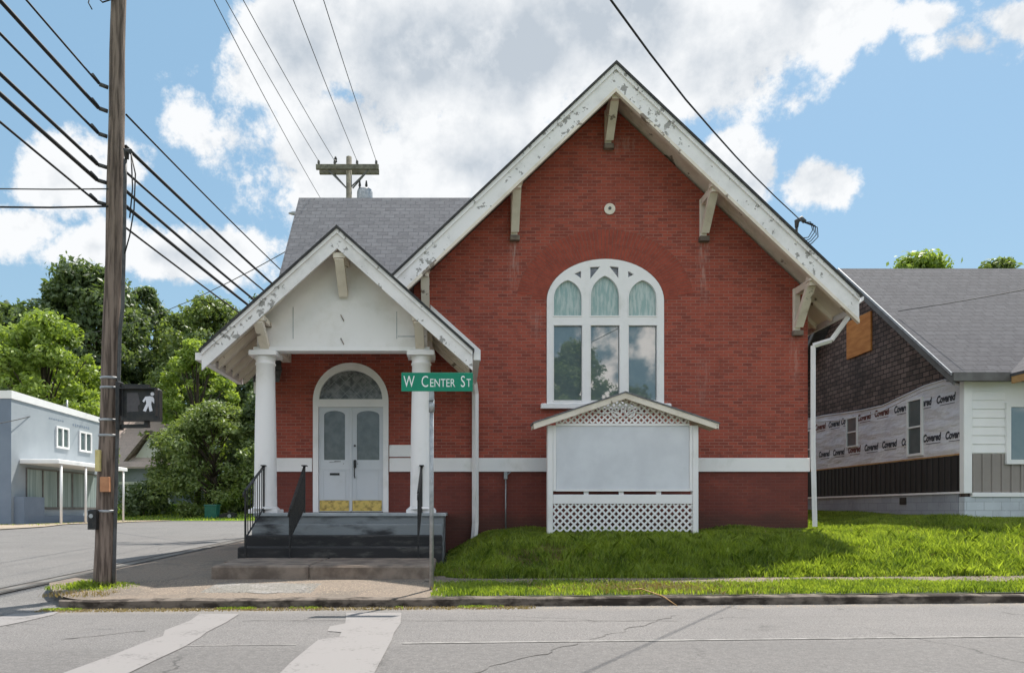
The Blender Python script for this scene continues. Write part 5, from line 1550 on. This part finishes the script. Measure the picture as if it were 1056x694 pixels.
# overgrowth on the sidewalk, dry stems
X, Y = area(2600, 0.0, 14, 10.2, 10.95)
blades('grass', X, Y + 0.03 * X, 0.04, 0.012, 'grass', 0.9)
X = np.concatenate([1.55 + RNG.normal(size=2200) * 0.40, 0.35 + RNG.normal(size=700) * 0.25, 11.0 + RNG.normal(size=1600) * 0.6, RNG.random(2500) * 13, 2.7 + RNG.normal(size=2600) * 0.8])
Y = np.concatenate([12.0 + RNG.normal(size=2200) * 0.3, 11.3 + RNG.normal(size=700) * 0.15, 12.0 + RNG.normal(size=1600) * 0.5, 11 + RNG.random(2500) * 4, 9.7 + RNG.normal(size=2600) * 0.25])
k = (Y > kerbY(2) + 0.2)
blades('dry_grass', X[k], Y[k], 0.07, 0.011, 'dry', 1.6)
# weeds along the kerb foot and round the pole
X, Y = area(5200, -5.3, 0.6, 0, 1)
k = (np.sin(X * 6.1) + np.sin(X * 2.3 + 1) + 0.4 * np.sin(X * 23) > 0.35 + 1.0 * RNG.random(len(X)))
X = X[k]; Y = 8.86 + 0.048 * X - 0.02 - 0.13 * Y[k] ** 2
blades('weeds', X, Y, 0.028, 0.011, 'grass', 1.6, lambda x, y: 0.0)
X, Y = area(3600, -5.2, 1, 0, 1)
blades('dry_grass', X, 8.86 + 0.048 * X - 0.02 - 0.25 * Y, 0.02, 0.012, 'dry', 2.2, lambda x, y: 0.0)
a = RNG.random(1500) * 2 * np.pi; r = 0.15 + 0.5 * RNG.random(1500) ** 1.6
X = -5.2 + r * np.cos(a) * 1.0; Y = 9.72 + r * np.sin(a) * 0.65
k = (Y > 8.95)
blades('weeds', X[k], Y[k], 0.10 * np.exp(-((r[k] - .15) * 3.5)), 0.013, 'grass', 0.9, pav)
X, Y = area(260, -5.5, -4.6, 8.9, 9.3)
blades('weeds', X, Y, 0.04, 0.012, 'dry', 1.4, pav)
# broad weeds at the foot of the bank
cl = []
for _ in range(90):
    x = random.choice([random.uniform(6.0, 11.5), random.uniform(3.0, 7)]); cl.append((x, 11.0 + 0.03 * x + random.uniform(0, 0.25), gz(x, 11.1) + 0.03, random.uniform(0.04, 0.09)))
structure(foliage('weeds', cl, 3500, 0.022, 'grass', None, None), 'stuff')
# far lawn tufts
X, Y = area(9000, -32, -12, 44.5, 55)
blades('grass', X, Y, 0.14, 0.06, 'grass', 0.8, lambda x, y: 0.58 + 0.12 * max(0, min(y, 56) - 46))
X, Y = area(900, -21.5, -18.8, 31, 41)
blades('weeds', X, Y, 0.10, 0.04, 'grass', 0.9, lambda x, y: 0.53)
# gravel grit on the corner pavement and leaf litter on the road edge
def grit(name, n, xa, xb, fy, size, m, zf):
    X = xa + (xb - xa) * RNG.random(n); Y = fy(X, RNG.random(n))
    s = size * (0.4 + RNG.random(n))
    Z = np.array([zf(a, b) for a, b in zip(X, Y)])
    T = np.array([[1, 0, 0], [-0.5, 0.87, 0], [-0.5, -0.87, 0], [0, 0, 1.1]])
    rot = RNG.random(n) * 6.28
    V = np.empty((n, 4, 3))
    for i in range(4):
        cx_, sx_ = np.cos(rot), np.sin(rot)
        V[:, i, 0] = X + (T[i, 0] * cx_ - T[i, 1] * sx_) * s
        V[:, i, 1] = Y + (T[i, 0] * sx_ + T[i, 1] * cx_) * s
        V[:, i, 2] = Z + T[i, 2] * s * 0.7
    b = np.arange(n)[:, None] * 4
    Fc = np.concatenate([b + np.array([[0, 1, 3]]), b + np.array([[1, 2, 3]]), b + np.array([[2, 0, 3]])], 0)
    return structure(np_mesh(name, V.reshape(-1, 3), Fc, M[m]), 'stuff')
grit('gravel', 4200, -3.5, -2.0, lambda X, r: 9.25 + 0.75 * r, 0.014, 'gravel', pav)
grit('gravel', 2500, -5.0, -0.4, lambda X, r: 9.15 + 1.2 * r, 0.008, 'dirt', pav)
grit('gravel', 1800, -5.0, 8.0, lambda X, r: 8.84 + 0.048 * X - 0.30 * r ** 2, 0.008, 'dirt', lambda x, y: 0.0)
# fallen stick on the kerb
stk = MB().tube([(2.48, 9.30, 0.19), (2.60, 9.14, 0.15), (2.71, 8.98, 0.115), (2.83, 8.80, 0.02)], [0.006, 0.009, 0.008, 0.005], 6)
stk.tube([(2.50, 9.27, 0.185), (2.30, 9.34, 0.17)], [0.008, 0.004], 5)
single(stk, 'fallen_stick', M['wood'], 'pale broken stick lying over the kerb in front of the lawn', 'stick', (2.66, 9.1, 0.12))
